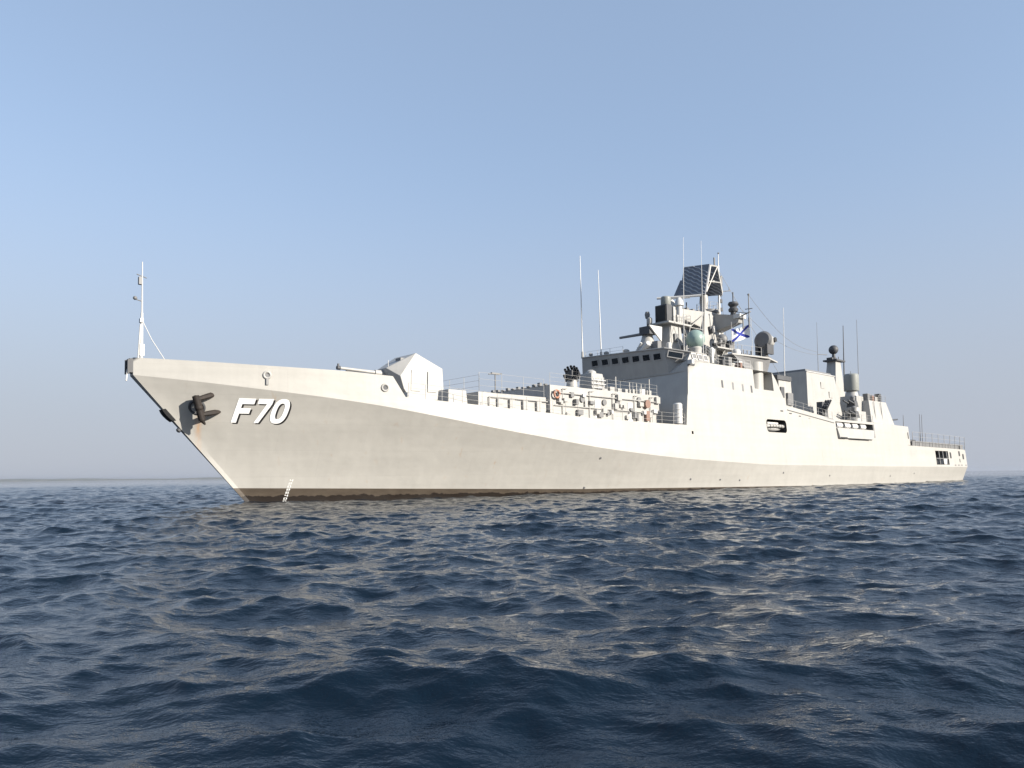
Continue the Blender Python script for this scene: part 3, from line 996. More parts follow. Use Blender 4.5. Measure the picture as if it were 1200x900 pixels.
# brow over the windows
g = MB(); g.path([(46.02, -6.35, ROOFR), (46.02, 4.5, ROOFL), (47.55, 6.45, 13.28), (50.2, 6.45, 13.3)], .07); g.build('brow', 'grey', bridge)
def pane(cs, n, w_, h_, frame_mat='mid', glass='glass', inset=.03):
    """window: frame ring and pane on the plane with centre cs, axes n = (u, v)"""
    u, v_ = Vector(n[0]).normalized(), Vector(n[1]).normalized()
    c = Vector(cs); nn = u.cross(v_)
    if nn.x > 0 and abs(nn.x) > abs(nn.y): nn = -nn
    if abs(nn.y) >= abs(nn.x) and nn.y < 0: nn = -nn
    fr = MB()
    i_ = [c + u * (w_ / 2 * a) + v_ * (h_ / 2 * b_) + nn * .01 for a, b_ in ((-1, -1), (1, -1), (1, 1), (-1, 1))]
    o_ = [c + u * ((w_ / 2 + .09) * a) + v_ * ((h_ / 2 + .09) * b_) + nn * .01 for a, b_ in ((-1, -1), (1, -1), (1, 1), (-1, 1))]
    o2 = [p + nn * .05 for p in o_]; i2 = [p + nn * .05 for p in i_]
    for k in range(4):
        l = (k + 1) % 4
        fr.poly(tuple(i2[k]), tuple(i2[l]), tuple(o2[l]), tuple(o2[k]))
        fr.poly(tuple(o_[k]), tuple(o_[l]), tuple(o2[l]), tuple(o2[k]))
        fr.poly(tuple(i_[k]), tuple(i_[l]), tuple(i2[l]), tuple(i2[k]))
    f_ = fr.build('window', frame_mat, bridge, smooth=False)
    g_ = MB(); g_.poly(*[tuple(p + nn * .015) for p in i_]); g_.build('pane', glass, f_, smooth=False)
upv = Vector((C1[0] - C0[0], 0, C1[2] - C0[2])).normalized()
for o, z in ((-4.54, 13.4), (-3.14, 13.35), (-1.78, 13.3), (-.42, 13.24), (.92, 13.19), (2.22, 13.14), (3.53, 13.08)):
    tt = 46.62 + (46.05 - 46.62) * (z - ZC) / 2.7 - .02
    pane((tt, o, z), ((0, 1, 0), tuple(upv)), .84, .58, 'grey')
chv = Vector((P1[0] - C0[0], P1[1] - C0[1], 0)).normalized()
q0, q1 = Vector(C1), Vector(W1)
ctr = (Vector(C0) * .18 + Vector(P1) * .18 + q1 * .32 + q0 * .32)
def plane_at(c0, c1, c2, c3, a, b_):
    return (Vector(c0) * (1 - a) + Vector(c1) * a) * (1 - b_) + (Vector(c3) * (1 - a) + Vector(c2) * a) * b_
cc = plane_at(C0, P1, W1, C1, .42, .72)
uu = (q1 - q0).normalized(); vv = (plane_at(C0, P1, W1, C1, .42, .8) - cc)
cc = cc + (uu.cross(vv).normalized() * (-.02 if uu.cross(vv).x > 0 else .02))
pane(tuple(cc), (tuple(uu), tuple(vv - uu * uu.dot(vv))), 1.35, .5, 'grey')
for tt in (47.95, 48.95, 49.85):
    pane((tt, 6.56, 12.88), ((1, 0, 0), (0, -.33, 1)), .6, .5, 'white', 'mid')  # panes painted grey in place of reflections in the glass
for tt in (45.9,):
    g = MB(); g.box(46.2, 46.4, -6.2, -5.6, 9.6, 10.4); g.build('wing_vent', 'dark', bridge)
g = MB(); g.box(45.9, 46.2, -2.3, -1.7, 8.8, 9.4); g.build('alarm_horn', 'dark', bridge)
# roof clutter
for (t0, o0, zb_, r_) in ((46.8, -3.5, 14.1, .28), (47.0, -1.0, 14.0, .35), (47.2, 1.2, 13.95, .3), (46.7, -5.6, 14.2, .22)):
    g = MB(); g.lathe((t0, o0, zb_ - .1), (0, 0, 1), [(0, .1), (.3, .12), (.32, r_), (.5, r_), (.6, r_ * .5)], 12); g.build('searchlight', 'grey', bridge)
g = MB(); g.tube((47.2, .6, 13.9), (46.9, 2.0, 14.7), .22, .30); g.tube((47.2, 0, 13.9), (47.0, 1.0, 14.9), .12); g.build('signal_lamp', 'white', bridge)
g = MB(); g.box(48.2, 49.2, -5.5, -4.5, 14.0, 14.5); g.box(48.0, 49.4, -2.4, -.8, 14.0, 14.35); g.build('roof_locker', 'mid', bridge)
rail('roof_rail', [(50.4, 6.3, 13.3), (52.5, 6.3, 12.5), (58.3, 6.5, 12.5)], .95, 1.1, 3, .02, sup, 'white')
rail('roof_rail', [(46.5, -6.2, 14.15), (46.5, -1, 14.05)], .7, 1.6, 2, .018, bridge)

# whip aerials
def whip(p, q, r=.05, mat='white'):
    g = MB(); P, Q = Vector(p), Vector(q)
    m1 = P.lerp(Q, .5)
    g.tube(p, tuple(m1), r, r * .8, 6); g.tube(tuple(m1), q, r * .75, r * .45, 6)
    o_ = g.build('whip_aerial', mat, ship)
    g = MB(); g.tube((p[0], p[1], p[2] - .05), tuple(P.lerp(Q, .06)), r * 2.0, r * 1.6, 8); g.build('aerial_base', 'grey', o_)
whip((46.1, -6.25, 14.2), (46.1, -6.4, 25.4), .075)
whip((46.9, -4.3, 14.1), (46.75, -4.4, 23.5), .07)
whip((48.0, 5.4, 13.3), (48.2, 5.5, 24.9), .036)
whip((51.0, 5.6, 13.2), (51.1, 5.6, 25.1), .036)
whip((66.03, 6.2, 8.9), (66.5, 6.1, 20.4), .06)
whip((87.4, 0, 13.0), (87.4, 0, 22.5), .045, 'mid')
whip((95.4, 0, 13.5), (95.7, 0, 23.1), .10, 'dark')
whip((100.3, 0, 8.0), (100.4, 0, 24.6), .06, 'mid')
g = MB(); g.tube((87.4, 0, 18.0), (90.2, 0, 18.2), .05); g.build('yard', 'mid', ship)
g = MB()
for a, b_ in (((68, 1, 23.0), (87.4, 0, 18.3)), ((68, -1, 22.6), (87.4, 0, 17.9))):
    pts = [tuple(Vector(a).lerp(Vector(b_), i / 10) - Vector((0, 0, 1.6 * math.sin(math.pi * i / 10)))) for i in range(11)]
    g.path(pts, .02, 4)
g.build('wire_aerial', 'mid', ship)

# fore tower with optical box and navigation radars (on the bridge roof)
g = MB(); g.hexa([(49.3, 1.15, 12.6), (52.2, 1.15, 12.3), (52.2, 2.75, 12.3), (49.3, 2.75, 12.6), (49.9, 1.3, 17.0), (51.7, 1.3, 17.0), (51.7, 2.45, 17.0), (49.9, 2.45, 17.0)])
ft = g.build('fore_tower', 'grey', ship)
g = MB(); g.slab([(49.1, .4), (53.0, .4), (53.0, 2.9), (49.1, 2.9)], 17.0, 17.18); g.build('platform', 'grey', ft)
g = MB(); g.box(49.9, 50.8, .6, 2.1, 17.35, 19.15); dk_ = g.build('optical_box', 'dark', ft, bevel=.04)
g = MB(); g.box(49.84, 49.9, .72, 1.98, 17.5, 19.0); g.build('optical_panel', 'black', dk_)
g = MB(); g.box(50.1, 50.6, 1.0, 1.7, 17.18, 17.4); g.build('box_foot', 'grey', dk_)
g = MB(); g.box(50.9, 51.3, 1.2, 2.2, 17.18, 19.0); g.box(51.4, 52.6, .8, 2.3, 17.18, 18.2); g.build('cabinet', 'grey', ft, bevel=.05)
g = MB(); g.lathe((50.5, 1.55, 19.15), (0, 0, 1), [(0, .46), (.1, .52), (.8, .52), (.9, .44)], 20); g.build('drum_antenna', 'drum', ft)
g = MB(); g.lathe((49.4, .25, 17.2), (0, 0, 1), [(0, .2), (.2, .28), (.6, .28), (.75, .15)], 14); g.tube((49.4, .25, 16.0), (49.4, .25, 17.2), .12); g.build('sensor_pod', 'grey', ft)
g = MB(); g.lathe((49.5, -.1, 17.9), (0, 0, 1), [(0, .2), (.4, .28), (.7, .2)], 12); g.tube((49.5, -.1, 17.0), (49.5, -.1, 17.9), .09); g.build('sensor_pod', 'mid', ft)
rail('platform_rail', [(51.0, 2.85, 17.18), (53.0, 2.85, 17.18), (53.0, .5, 17.18)], 1.0, .7, 3, .025, ft)
g = MB(); g.lathe((52.6, 2.75, 15.7), (0, 1, .2), [(-.2, .2), (0, .34), (.12, .34)], 14); g.box(51.6, 52.4, 2.4, 2.8, 14.2, 14.9); g.build('loudspeaker', 'mid', ft)
g = MB(); g.path([(49.95, 2.52, 13), (49.95, 2.5, 16.9)], .04); g.path([(51.3, 2.6, 13), (51.3, 2.5, 16.9)], .05); g.box(50.3, 50.9, 2.5, 2.75, 15.2, 16.0); g.box(50.4, 50.8, 2.55, 2.85, 13.4, 14.2); g.build('cable_run', 'mid', ft)
# long scanner bar above, on its pedestal
g = MB(); g.lathe((52.9, 1.5, 17.18), (0, 0, 1), [(0, .35), (2.2, .3), (2.3, .5), (2.8, .42), (3.15, .2)], 14); sp_ = g.build('scanner_pedestal', 'white', ft)
bd = Vector((.557, .833, 0)) * 2.3
g = MB(); cb = Vector((52.9, 1.5, 20.42)); g.tube(tuple(cb - bd), tuple(cb + bd), .13, .13, 8); g.tube(tuple(cb - bd * .5 + Vector((0, 0, -.12))), tuple(cb + bd * .5 + Vector((0, 0, -.12))), .10); g.build('scanner_bar', 'white', sp_)
# lower navigation radar: hood, reflector wedge and bar, forward of the tower
g = MB(); g.lathe((48.0, 1.0, 13.8), (0, 0, 1), [(0, 1.15), (.6, 1.05), (1.3, .7), (2.0, .5)], 18); nr_ = g.build('radar_pedestal', 'grey', ship)
g = MB(); g.prism([(46.9, 16.55), (49.0, 16.6), (48.9, 15.1)], 1.95, 2.12); g.build('reflector_wedge', 'white', nr_)
g = MB(); g.box(47.2, 48.4, .6, 1.9, 15.75, 16.55); g.build('radar_hood', 'dark', nr_)
g = MB(); g.tube((48.0, -2.6, 16.05), (47.8, .7, 15.95), .13, .16, 10); g.build('radar_bar', 'mid', nr_)
g = MB(); g.lathe((49.0, 2.9, 13.4), (0, 0, 1), [(0, .25), (.8, .28), (1.4, .28), (1.5, .1)], 12); g.build('lamp_post', 'white', nr_)
g = MB(); g.box(47.3, 47.9, 2.1, 2.8, 13.8, 14.9); g.box(48.3, 48.8, -.6, .1, 13.9, 14.8); g.build('roof_box', 'mid', nr_)
# radome
g = MB(); g.ball((51.6, 4.3, 15.3), .98, 28); rd = g.build('radome', 'radome', ship)
g = MB(); g.lathe((51.6, 4.3, 12.4), (0, 0, 1), [(0, .7), (1.6, .6), (1.95, .65), (2.2, .5)], 20); g.build('radome_stand', 'grey', rd)

# main mast
g = MB()
g.hexa([(56.6, -1.9, 12.4), (62.4, -1.9, 12.4), (62.4, 1.9, 12.4), (56.6, 1.9, 12.4), (58.2, -1.15, 19.8), (61.2, -1.15, 19.8), (61.2, 1.15, 19.8), (58.2, 1.15, 19.8)])
mast = g.build('main_mast', 'grey', ship)
g = MB()  # forward sponson
g.hexa([(52.2, -.7, 18.85), (58.6, -1.0, 17.7), (58.6, 1.0, 17.7), (52.2, .7, 18.85), (52.0, -.8, 19.35), (58.6, -1.1, 19.65), (58.6, 1.1, 19.65), (52.0, .8, 19.35)])
g.build('sponson', 'grey', mast)
g = MB(); g.lathe((53.0, .4, 19.4), (0, 0, 1), [(0, .5), (.6, .45), (.95, .2)], 14); g.build('sensor_pod', 'white', mast)
g = MB()
for tt in (54.0, 55.2, 56.3, 57.3): g.box(tt, tt + .4, .2, .9, 19.4, 19.75)
g.build('deck_fitting', 'mid', mast)
for sg in (1, -1):  # beam sponsons, port and starboard
    g = MB()
    g.hexa([(60.0, .8 * sg, 17.55), (61.6, .8 * sg, 17.55), (61.4, 3.9 * sg, 18.3), (60.4, 3.9 * sg, 18.3), (59.9, .8 * sg, 19.7), (61.7, .8 * sg, 19.7), (61.5, 4.1 * sg, 19.05), (60.3, 4.1 * sg, 19.05)])
    spn = g.build('sponson', 'mid' if sg < 0 else 'grey', mast)  # darker grey puts shade into the colour of the starboard one
    g = MB(); g.lathe((60.9, 3.1 * sg, 19.2), (0, 0, 1), [(0, .35), (.45, .3), (.5, .5), (.75, .55), (1.0, .35), (1.3, .6), (1.55, .5), (1.65, .1)], 14); g.tube((60.9, 3.1 * sg, 20.8), (60.9, 3.1 * sg, 21.9), .07); g.build('sensor_head', 'dark', spn)
    g = MB(); g.box(60.2, 61.5, 3.5 * sg, 4.3 * sg, 18.75, 19.2); g.build('lantern_box', 'white', spn)
g = MB(); g.lathe((60.6, 0, 19.55), (0, 0, 1), [(0, .5), (.1, .8), (.4, 1.3), (.7, 1.3)], 26); g.build('radar_platform', 'mid', mast)
rail('platform_rail', [(60.6 + 1.25 * math.cos(a_), 1.25 * math.sin(a_), 20.25) for a_ in [i * math.pi / 4 for i in range(9)]], .8, 1.2, 2, .025, mast)
g = MB(); g.lathe((59.7, .1, 20.0), (0, 0, 1), [(0, .55), (.5, .45), (1.2, .5), (1.9, .42)], 18); ped = g.build('radar_pedestal', 'grey', mast)
# twin flat arrays, back to back, in a tent shape
def array(cs, ua, va, w_, h_, name, wing):
    u, v_ = Vector(ua).normalized(), Vector(va).normalized(); nn = u.cross(v_)
    c = Vector(cs)
    p = lambda a, b_, k=0: tuple(c + u * a + v_ * b_ + nn * k)
    g = MB()
    def plate(q, th=.09):
        g.hexa([p(a, b_, -th) for a, b_ in q] + [p(a, b_, th) for a, b_ in q])
    plate([(-w_ / 2, -h_ / 2), (w_ / 2, -h_ / 2), (w_ / 2, h_ / 2), (-w_ / 2, h_ / 2)])
    if wing:
        plate([(-w_ / 2 - .85, -h_ / 2 + .1), (-w_ / 2, -h_ / 2 + .1), (-w_ / 2, h_ * .05), (-w_ / 2 - .25, h_ * .05)])
    ob = g.build(name, 'mesh', mast)
    g = MB(); nst = 8
    for i in range(nst):
        b0 = -h_ / 2 + h_ * (i + .5) / nst
        for sg in (1, -1):
            # stepped slots that slope across the plate
            pts = []
            for k in range(9):
                a_ = -w_ / 2 + .1 + (w_ - .2) * k / 8
                b_ = max(-h_ / 2 + .06, min(h_ / 2 - .06, b0 + .8 - 1.6 * k / 8 + (.05 if k % 2 else -.05)))
                pts.append(p(a_, b_, sg * .10))
            g.path(pts, .07, 5)
    g.build('slot_strip', 'strip', ob)
    return ob
nf = Vector((-.997, -.074, 0)).normalized()
uf = Vector((-.074, .997, -.13)).normalized()
tilt = R(15)
up1 = Vector((nf.x * -math.sin(tilt), nf.y * -math.sin(tilt), math.cos(tilt)))
up2 = Vector((nf.x * math.sin(tilt), nf.y * math.sin(tilt), math.cos(tilt)))
cF = Vector((58.5, -.25, 23.5)); cB = cF - nf * 2.5 + Vector((0, 0, .25))
array(cF, uf, up1, 3.6, 3.7, 'radar_array', True)
array(cB, uf, up2, 3.2, 3.3, 'radar_array', False)
g = MB()
for sg in (-1.5, 1.72):
    e_ = uf * sg
    A_ = cF + e_ - up1 * 1.5 - nf * .2; B_2 = cB + e_ - up2 * 1.5 + nf * .2
    TA, TB = cF + e_ + up1 * 1.75 - nf * .2, cB + e_ + up2 * 1.55 + nf * .2
    g.path([tuple(A_), tuple(TA), tuple(TB), tuple(B_2)], .11); g.path([tuple(A_.lerp(TA, .4)), tuple(B_2.lerp(TB, .4))], .08)
    g.path([tuple(A_), tuple(TB)], .08)
mt_c = (cF + cB) / 2
g.tube((59.7, .1, 21.8), (mt_c.x, mt_c.y, 23.4), .32, .25); g.tube(tuple(mt_c + uf * -1.5 + Vector((0, 0, -.2))), tuple(mt_c + uf * 1.7 + Vector((0, 0, -.2))), .16)
g.tube((cF.x, cF.y, 23.2), (cB.x, cB.y, 23.2), .16)
g.build('array_frame', 'grey', mast)
# topmast abaft the radar
g = MB(); g.tube((63.0, 0, 19.5), (63.0, 0, 26.0), .14, .11); g.tube((63.0, 0, 26.0), (63.1, 0, 27.6), .06, .035); g.tube((60.9, 0, 19.3), (63.0, 0, 20.2), .12)
tm = g.build('topmast', 'white', mast)
g = MB(); g.tube((62.2, 0, 25.7), (63.0, 0, 25.7), .05); g.tube((62.2, 0, 25.7), (62.2, 0, 26.8), .09, .11); g.ball((63.1, 0, 27.5), .11, 10); g.build('topmast_aerial', 'mid', tm)
g = MB(); g.tube((63.0, 0, 22.9), (65.4, 0, 23.4), .05); g.tube((63.7, 0, 23.1), (63.7, 0, 24.5), .05); g.box(63.15, 63.5, -.2, .2, 23.8, 24.8); g.tube((65.2, 0, 23.3), (65.2, 0, 23.8), .04); g.build('spreader', 'mid', tm)
g = MB()
for z in (20.6, 21.6, 22.4): g.box(63.05, 63.4, -.15, .2, z, z + .4)
g.build('lantern', 'dark', tm)
# signal yard outboard of the port sponson, where the flag is bent on
g = MB(); g.tube((60.9, 3.9, 19.0), (60.6, 5.4, 19.25), .07); g.tube((60.5, 5.25, 17.6), (60.5, 5.25, 21.2), .06); g.tube((60.5, 5.25, 17.5), (60.5, 5.25, 18.6), .10); g.tube((60.6, 4.45, 17.5), (60.6, 4.45, 19.0), .08)
g.ball((60.5, 5.25, 21.15), .13, 10); g.tube((60.5, 4.8, 19.6), (60.5, 5.7, 19.55), .045); g.tube((61.0, 2.6, 19.8), (60.7, 4.9, 19.2), .04)
yd = g.build('signal_yard', 'mid', mast)
g = MB(); g.tube((59.72, 3.52, 18.3), (59.7, 3.5, 12.6), .018, n=5); g.tube((60.6, 4.4, 18.6), (59.72, 3.52, 17.6), .018, n=5); g.tube((61.4, 4.95, 18.9), (61.6, 5.0, 12.6), .018, n=5); g.build('halyard', 'white', mast)
# small gear on the mast faces
for (t0, o0, z0, s_, mt_) in ((57.3, .3, 15.2, .5, 'mid'), (57.7, -.8, 16.8, .4, 'dark'), (59, 1.75, 14.6, .5, 'grey'), (60.8, 1.6, 15.6, .45, 'mid'), (60.0, 1.45, 16.9, .35, 'white'), (58.6, 1.5, 17.2, .35, 'dark'), (57.0, -1.0, 14.0, .6, 'mid'), (57.6, .6, 17.6, .45, 'white'), (57.2, -.2, 13.4, .5, 'grey')):
    g = MB(); g.box(t0, t0 + s_, o0 - .3, o0 + .35, z0, z0 + s_ * 1.5); g.build('mast_box', mt_, mast, bevel=.03)
g = MB(); g.path([(58.2, 1.85, 13), (59.0, 1.2, 19.0)], .05); g.path([(60.9, 1.95, 13), (60.6, 1.3, 17.6)], .05); g.path([(57.0, .9, 13), (58.2, .6, 19.0)], .05); g.build('cable_run', 'mid', mast)
# platform abaft: dome and tube
g = MB(); g.slab([(57.0, 1.6), (61.0, 1.4), (61.4, 3.3), (57.4, 3.2)], 15.25, 15.4); ap = g.build('after_platform', 'grey', mast)
g = MB(); g.ball((59.4, 2.5, 16.45), .62, 16); g.lathe((59.4, 2.5, 15.4), (0, 0, 1), [(0, .4), (.7, .35)], 12); g.build('sensor_dome', 'mid', ap)
g = MB(); g.tube((57.0, 2.9, 15.55), (59.0, 3.1, 15.95), .16); g.build('camera_tube', 'black', ap)
g = MB(); g.box(59.9, 60.8, 2.6, 3.2, 15.4, 16.3); g.build('sensor_box', 'mid', ap)
g = MB(); g.lathe((58.4, 2.9, 15.4), (0, 0, 1), [(0, .25), (.8, .25)], 10); g.build('sensor_post', 'mid', ap)
g = MB(); g.box(57.4, 58.0, 2.3, 2.8, 15.4, 16.1); g.build('sensor_box', 'grey', ap)
g = MB()
for tt in (57.4, 59.2, 61.0): g.tube((tt, 3.0, 12.5), (tt, 2.9, 15.25), .06)
g.path([(57.4, 2.9, 12.6), (59.2, 2.85, 15.1), (61.0, 2.9, 12.6)], .045); g.build('strut', 'grey', ap)
rail('platform_rail', [(57.2, 3.2, 15.4), (61.3, 3.3, 15.4)], .9, .8, 2, .02, ap)
for (tt, o0) in ((58.2, 4.4), (58.9, 4.7), (57.4, 4.5)):
    g = MB(); g.tube((tt, o0, 12.5), (tt, o0, 13.7), .05); g.box(tt - .15, tt + .15, o0 - .15, o0 + .15, 13.6, 14.0); g.build('light_post', 'mid', sup)

rg = random.Random(21)
for i in range(34):
    t0, o0 = rg.uniform(53.2, 61.8), rg.uniform(-3.0, 3.0)
    kind = i % 4
    g = MB()
    if kind == 0:
        zb_ = 19.55 if t0 < 58 and abs(o0) < .9 else rg.uniform(12.5, 13.0)
        g.tube((t0, o0, zb_), (t0, o0, zb_ + rg.uniform(.9, 2.4)), .045); g.box(t0 - .12, t0 + .12, o0 - .12, o0 + .12, zb_ + .5, zb_ + .85); nm = 'stub_aerial'
    elif kind == 1:
        o0 = rg.choice([-1.45, 1.45]); z0 = rg.uniform(14, 18.5)
        t0 = rg.uniform(58.3, 61.0); oo = 1.9 - .75 * (z0 - 12.4) / 7.4
        g.box(t0, t0 + rg.uniform(.25, .6), math.copysign(oo - .1, o0), math.copysign(oo + rg.uniform(.15, .45), o0), z0, z0 + rg.uniform(.3, .7)); nm = 'mast_box'
    elif kind == 2:
        z0 = rg.uniform(13.5, 19.0); tf = 56.6 + 1.6 * (z0 - 12.4) / 7.4
        o0 = rg.uniform(-1.0, 1.0)
        g.box(tf - rg.uniform(.2, .5), tf + .1, o0 - .2, o0 + .2, z0, z0 + rg.uniform(.3, .6)); nm = 'mast_box'
    else:
        z0 = 12.5
        t0 = rg.uniform(53, 57); o0 = rg.uniform(1.0, 4.8)
        g.lathe((t0, o0, z0), (0, 0, 1), [(0, .22), (rg.uniform(.5, 1.6), .2), (1.8, .34), (2.0, .3), (2.2, .1)], 10); nm = 'lantern_post'
    g.build(nm, rg.choice(['mid', 'grey', 'dark', 'white']), mast)
g = MB()
for z0 in (13.6, 14.8, 16.0, 17.2):
    g.path([(52.0, 2.6, z0), (54.6, 1.5, z0 + .2), (57.6, 1.3, z0 + .3)], .045)
g.path([(52.2, 2.3, 12.6), (55.0, 1.4, 17.5), (57.8, 1.2, 19.2)], .05); g.path([(56.8, 1.4, 12.6), (54.8, 1.5, 15.0), (52.2, 2.5, 17.0)], .05)
g.build('bracing', 'grey', mast)
for i, (a_, b_) in enumerate((((63.0, 0, 25.5), (72, 3.0, 12.6)), ((63.0, 0, 25.5), (70, -3.0, 12.6)), ((60.4, -5.0, 19.2), (60.0, -4.6, 12.6)), ((52.2, .6, 19.3), (48.5, 4.8, 13.5)))):
    g = MB(); g.tube(a_, b_, .022, n=5); g.build('stay_wire', 'mid', mast)
for (t0, z0) in ((34.0, 3.0), (46.6, 1.1), (51.4, 1.0), (54.8, .9), (33.4, .55), (63.0, 1.6), (74.0, 1.2), (92.0, 1.0), (100.4, 1.3)):
    o0 = hull_at(t0, z0)
    g = MB(); g.lathe((t0, o0 - .01, z0), (0, 1, 0), [(0, .11), (.03, .11)], 12); g.build('outlet', 'dark', hull)

# lockers, drums and lattice along the roof port side
for (t0, o0, s_, hgt_, mt_) in ((53.5, 5.2, .8, .7, 'white'), (54.8, 5.4, .6, 1.1, 'mid'), (55.7, 5.2, .9, .6, 'grey'), (57.0, 5.3, .6, .9, 'white'), (57.9, 5.0, .7, .7, 'mid'), (50.9, 5.2, .7, .9, 'grey'), (52.9, 5.9, .4, .6, 'dark'), (56.4, 5.8, .35, .6, 'red'), (59.2, 4.2, 1.0, .9, 'grey')):
    g = MB(); g.box(t0, t0 + s_, o0, o0 + .7, 12.4, 12.5 + hgt_); g.build('roof_box', mt_, sup, bevel=.03)
g = MB(); g.lathe((60.4, 3.6, 12.5), (0, 0, 1), [(0, .48), (2.6, .48), (2.8, .35)], 18); g.build('vent_drum', 'white', sup)
g = MB(); g.lathe((59.2, 3.7, 12.5), (0, 0, 1), [(0, .28), (2.2, .28)], 12); g.build('vent_drum', 'mid', sup)
g = MB()
for i in range(6):
    tt = 61.2 + i * .4
    g.tube((tt, 3.8, 12.5), (tt, 3.8, 15.0 + .4 * (i % 2)), .06)
g.path([(61.2, 3.8, 14.2), (63.2, 3.8, 14.2)], .05); g.path([(61.2, 3.8, 13.4), (63.2, 3.8, 13.4)], .05); g.build('pole_rack', 'mid', sup)

# director tower and tracking radar
g = MB()
n_ = 12
rows = [[], []]
for i in range(n_ + 1):
    an = math.pi * i / n_
    for rw, z in ((0, 10.5), (1, 13.6)):
        rows[rw].append((60.75 - 1.1 * math.cos(an), 5.2 + 1.25 * math.sin(an), z))
g.grid(rows)
twr = g.build('director_tower', 'grey', ship)
g = MB(); g.slab([(56.2, 5.7), (62.0, 6.6), (65.8, 5.6), (63.5, 3.6), (57.0, 3.6)], 14.05, 14.2); g.build('platform', 'grey', twr)
g = MB(); g.hexa([(58.6, 4.2, 12.5), (62.6, 4.2, 12.5), (62.6, 6.0, 12.5), (58.6, 6.0, 12.5), (56.6, 3.7, 14.05), (65.0, 3.7, 14.05), (62.8, 6.4, 14.05), (56.4, 5.7, 14.05)]); g.build('bracket', 'mid', twr)
rail('platform_rail', [(56.3, 5.6, 14.2), (61.0, 6.3, 14.2)], 1.0, 1.5, 2, .025, twr)
rb = MB(); rb.lathe((64.1, 4.9, 14.2), (0, 0, 1), [(0, .8), (.3, .8), (.5, .45), (1.5, .4)], 16); trk = rb.build('tracking_radar', 'mid', ship)
g = MB(); g.lathe((64.4, 4.9, 16.5), (-1, .1, .1), [(-.9, .55), (-.7, .85), (0, .9), (.35, .95)], 22); g.build('housing', 'grey', trk)
g = MB(); g.lathe((64.05, 4.93, 16.53), (-1, .1, .1), [(0, 1.0), (.25, 1.02), (.45, .8), (.5, .05)], 22); g.build('dish', 'mid', trk)
g = MB(); g.lathe((65.0, 5.75, 16.6), (0, 1, 0), [(0, .28), (.12, .28)], 14); g.build('camera_eye', 'black', trk)
g = MB(); g.box(63.4, 64.8, 4.2, 4.5, 14.9, 16.0); g.box(63.4, 64.8, 5.4, 5.7, 14.9, 16.0); g.build('yoke', 'dark', trk)

# boxes on the slope before the funnel
g = MB(); g.box(64.6, 67.6, 3.4, 6.3, 9.0, 12.0, .1); sl = g.build('wing_house', 'grey', sup)
g = MB(); g.box(64.9, 65.7, 6.2, 6.35, 10.0, 11.2); g.build('door', 'dark', sl)
g = MB(); g.box(64.2, 67.4, 5.6, 6.35, 12.0, 12.5); g.build('awning', 'dark', sl)
g = MB(); g.box(66.2, 67.4, 6.0, 6.5, 9.2, 10.6); g.build('wall_locker', 'mid', sl)

# funnel
g = MB(); g.hexa([(75.4, -3.9, 8.0), (85.2, -3.9, 8.0), (85.2, 4.3, 8.0), (75.4, 4.3, 8.0), (76.0, -3.6, 14.25), (83.8, -3.4, 14.25), (83.8, 3.8, 14.25), (76.0, 3.9, 14.25)])
fn = g.build('funnel', 'grey', ship)
g = MB(); g.hexa([(76.2, -3.4, 14.25), (83.6, -3.2, 14.25), (83.6, 3.6, 14.25), (76.2, 3.7, 14.25), (76.3, -3.3, 14.55), (83.4, -3.1, 14.55), (83.4, 3.5, 14.55), (76.3, 3.6, 14.55)]); g.build('funnel_cap', 'mid', fn)
g = MB(); g.box(79, 82, -2, 2, 14.55, 14.8); g.build('uptake', 'black', fn)
g = MB(); g.path([(75.9, 3.95, 14.2), (83.9, 3.85, 14.2)], .06); g.build('rim_strip', 'white', fn)
for (t0, z0) in ((79.5, 12.3), (81.6, 11.2)):
    g = MB(); oo = 4.3 - .07 * (z0 - 8); g.box(t0, t0 + 1.0, oo - .1, oo + .06, z0, z0 + .8); g.build('louvre', 'grey', fn)
# decoy launcher beside the funnel
dl = MB(); dl.lathe((76.6, 5.6, 8.0), (0, 0, 1), [(0, .6), (.5, .55), (.9, .4)], 14); dlo = dl.build('decoy_launcher', 'dark', ship)
for i in range(3):
    for k in range(4):
        a0 = Vector((76.2 + k * .32, 5.3 + i * .3, 8.9 + .25 * k)); d_ = Vector((-.3, .55, .75)).normalized()
        g = MB(); g.tube(tuple(a0 - d_ * .2), tuple(a0 + d_ * 1.0), .13, .13, 8); g.build('launch_tube', 'dark', dlo)
g = MB(); g.box(75.7, 77.2, 5.2, 5.9, 8.6, 10.2); g.build('cradle', 'dark', dlo)
rail('guard_rail', [(65.2, 6.95, 8.9), (76, 6.95, 8.0), (87.7, 6.95, 8.05)], .9, 1.8, 2, .02, sup)

# after mast with dark ball
g = MB(); g.hexa([(90.0, -1.0, 8.0), (94.4, -1.0, 8.0), (94.4, 1.0, 8.0), (90.0, 1.0, 8.0), (91.5, -.62, 17.4), (93.0, -.62, 17.4), (93.0, .62, 17.4), (91.5, .62, 17.4)])
am = g.build('after_mast', 'grey', ship)
g = MB(); g.slab([(91.0, -1.0), (94.0, -.9), (94.0, .9), (91.0, 1.0)], 17.4, 17.62); g.build('platform', 'dark', am)
g = MB(); g.lathe((92.3, 0, 17.62), (0, 0, 1), [(0, .55), (.5, .25), (1.0, .2)], 14); g.ball((92.3, 0, 19.15), .66, 22); g.build('ball_aerial', 'dark', am)
g = MB(); g.tube((93.8, 0, 17.6), (93.8, 0, 18.3), .05); g.box(90.9, 91.3, -.4, .4, 17.62, 17.9); g.build('lantern', 'dark', am)
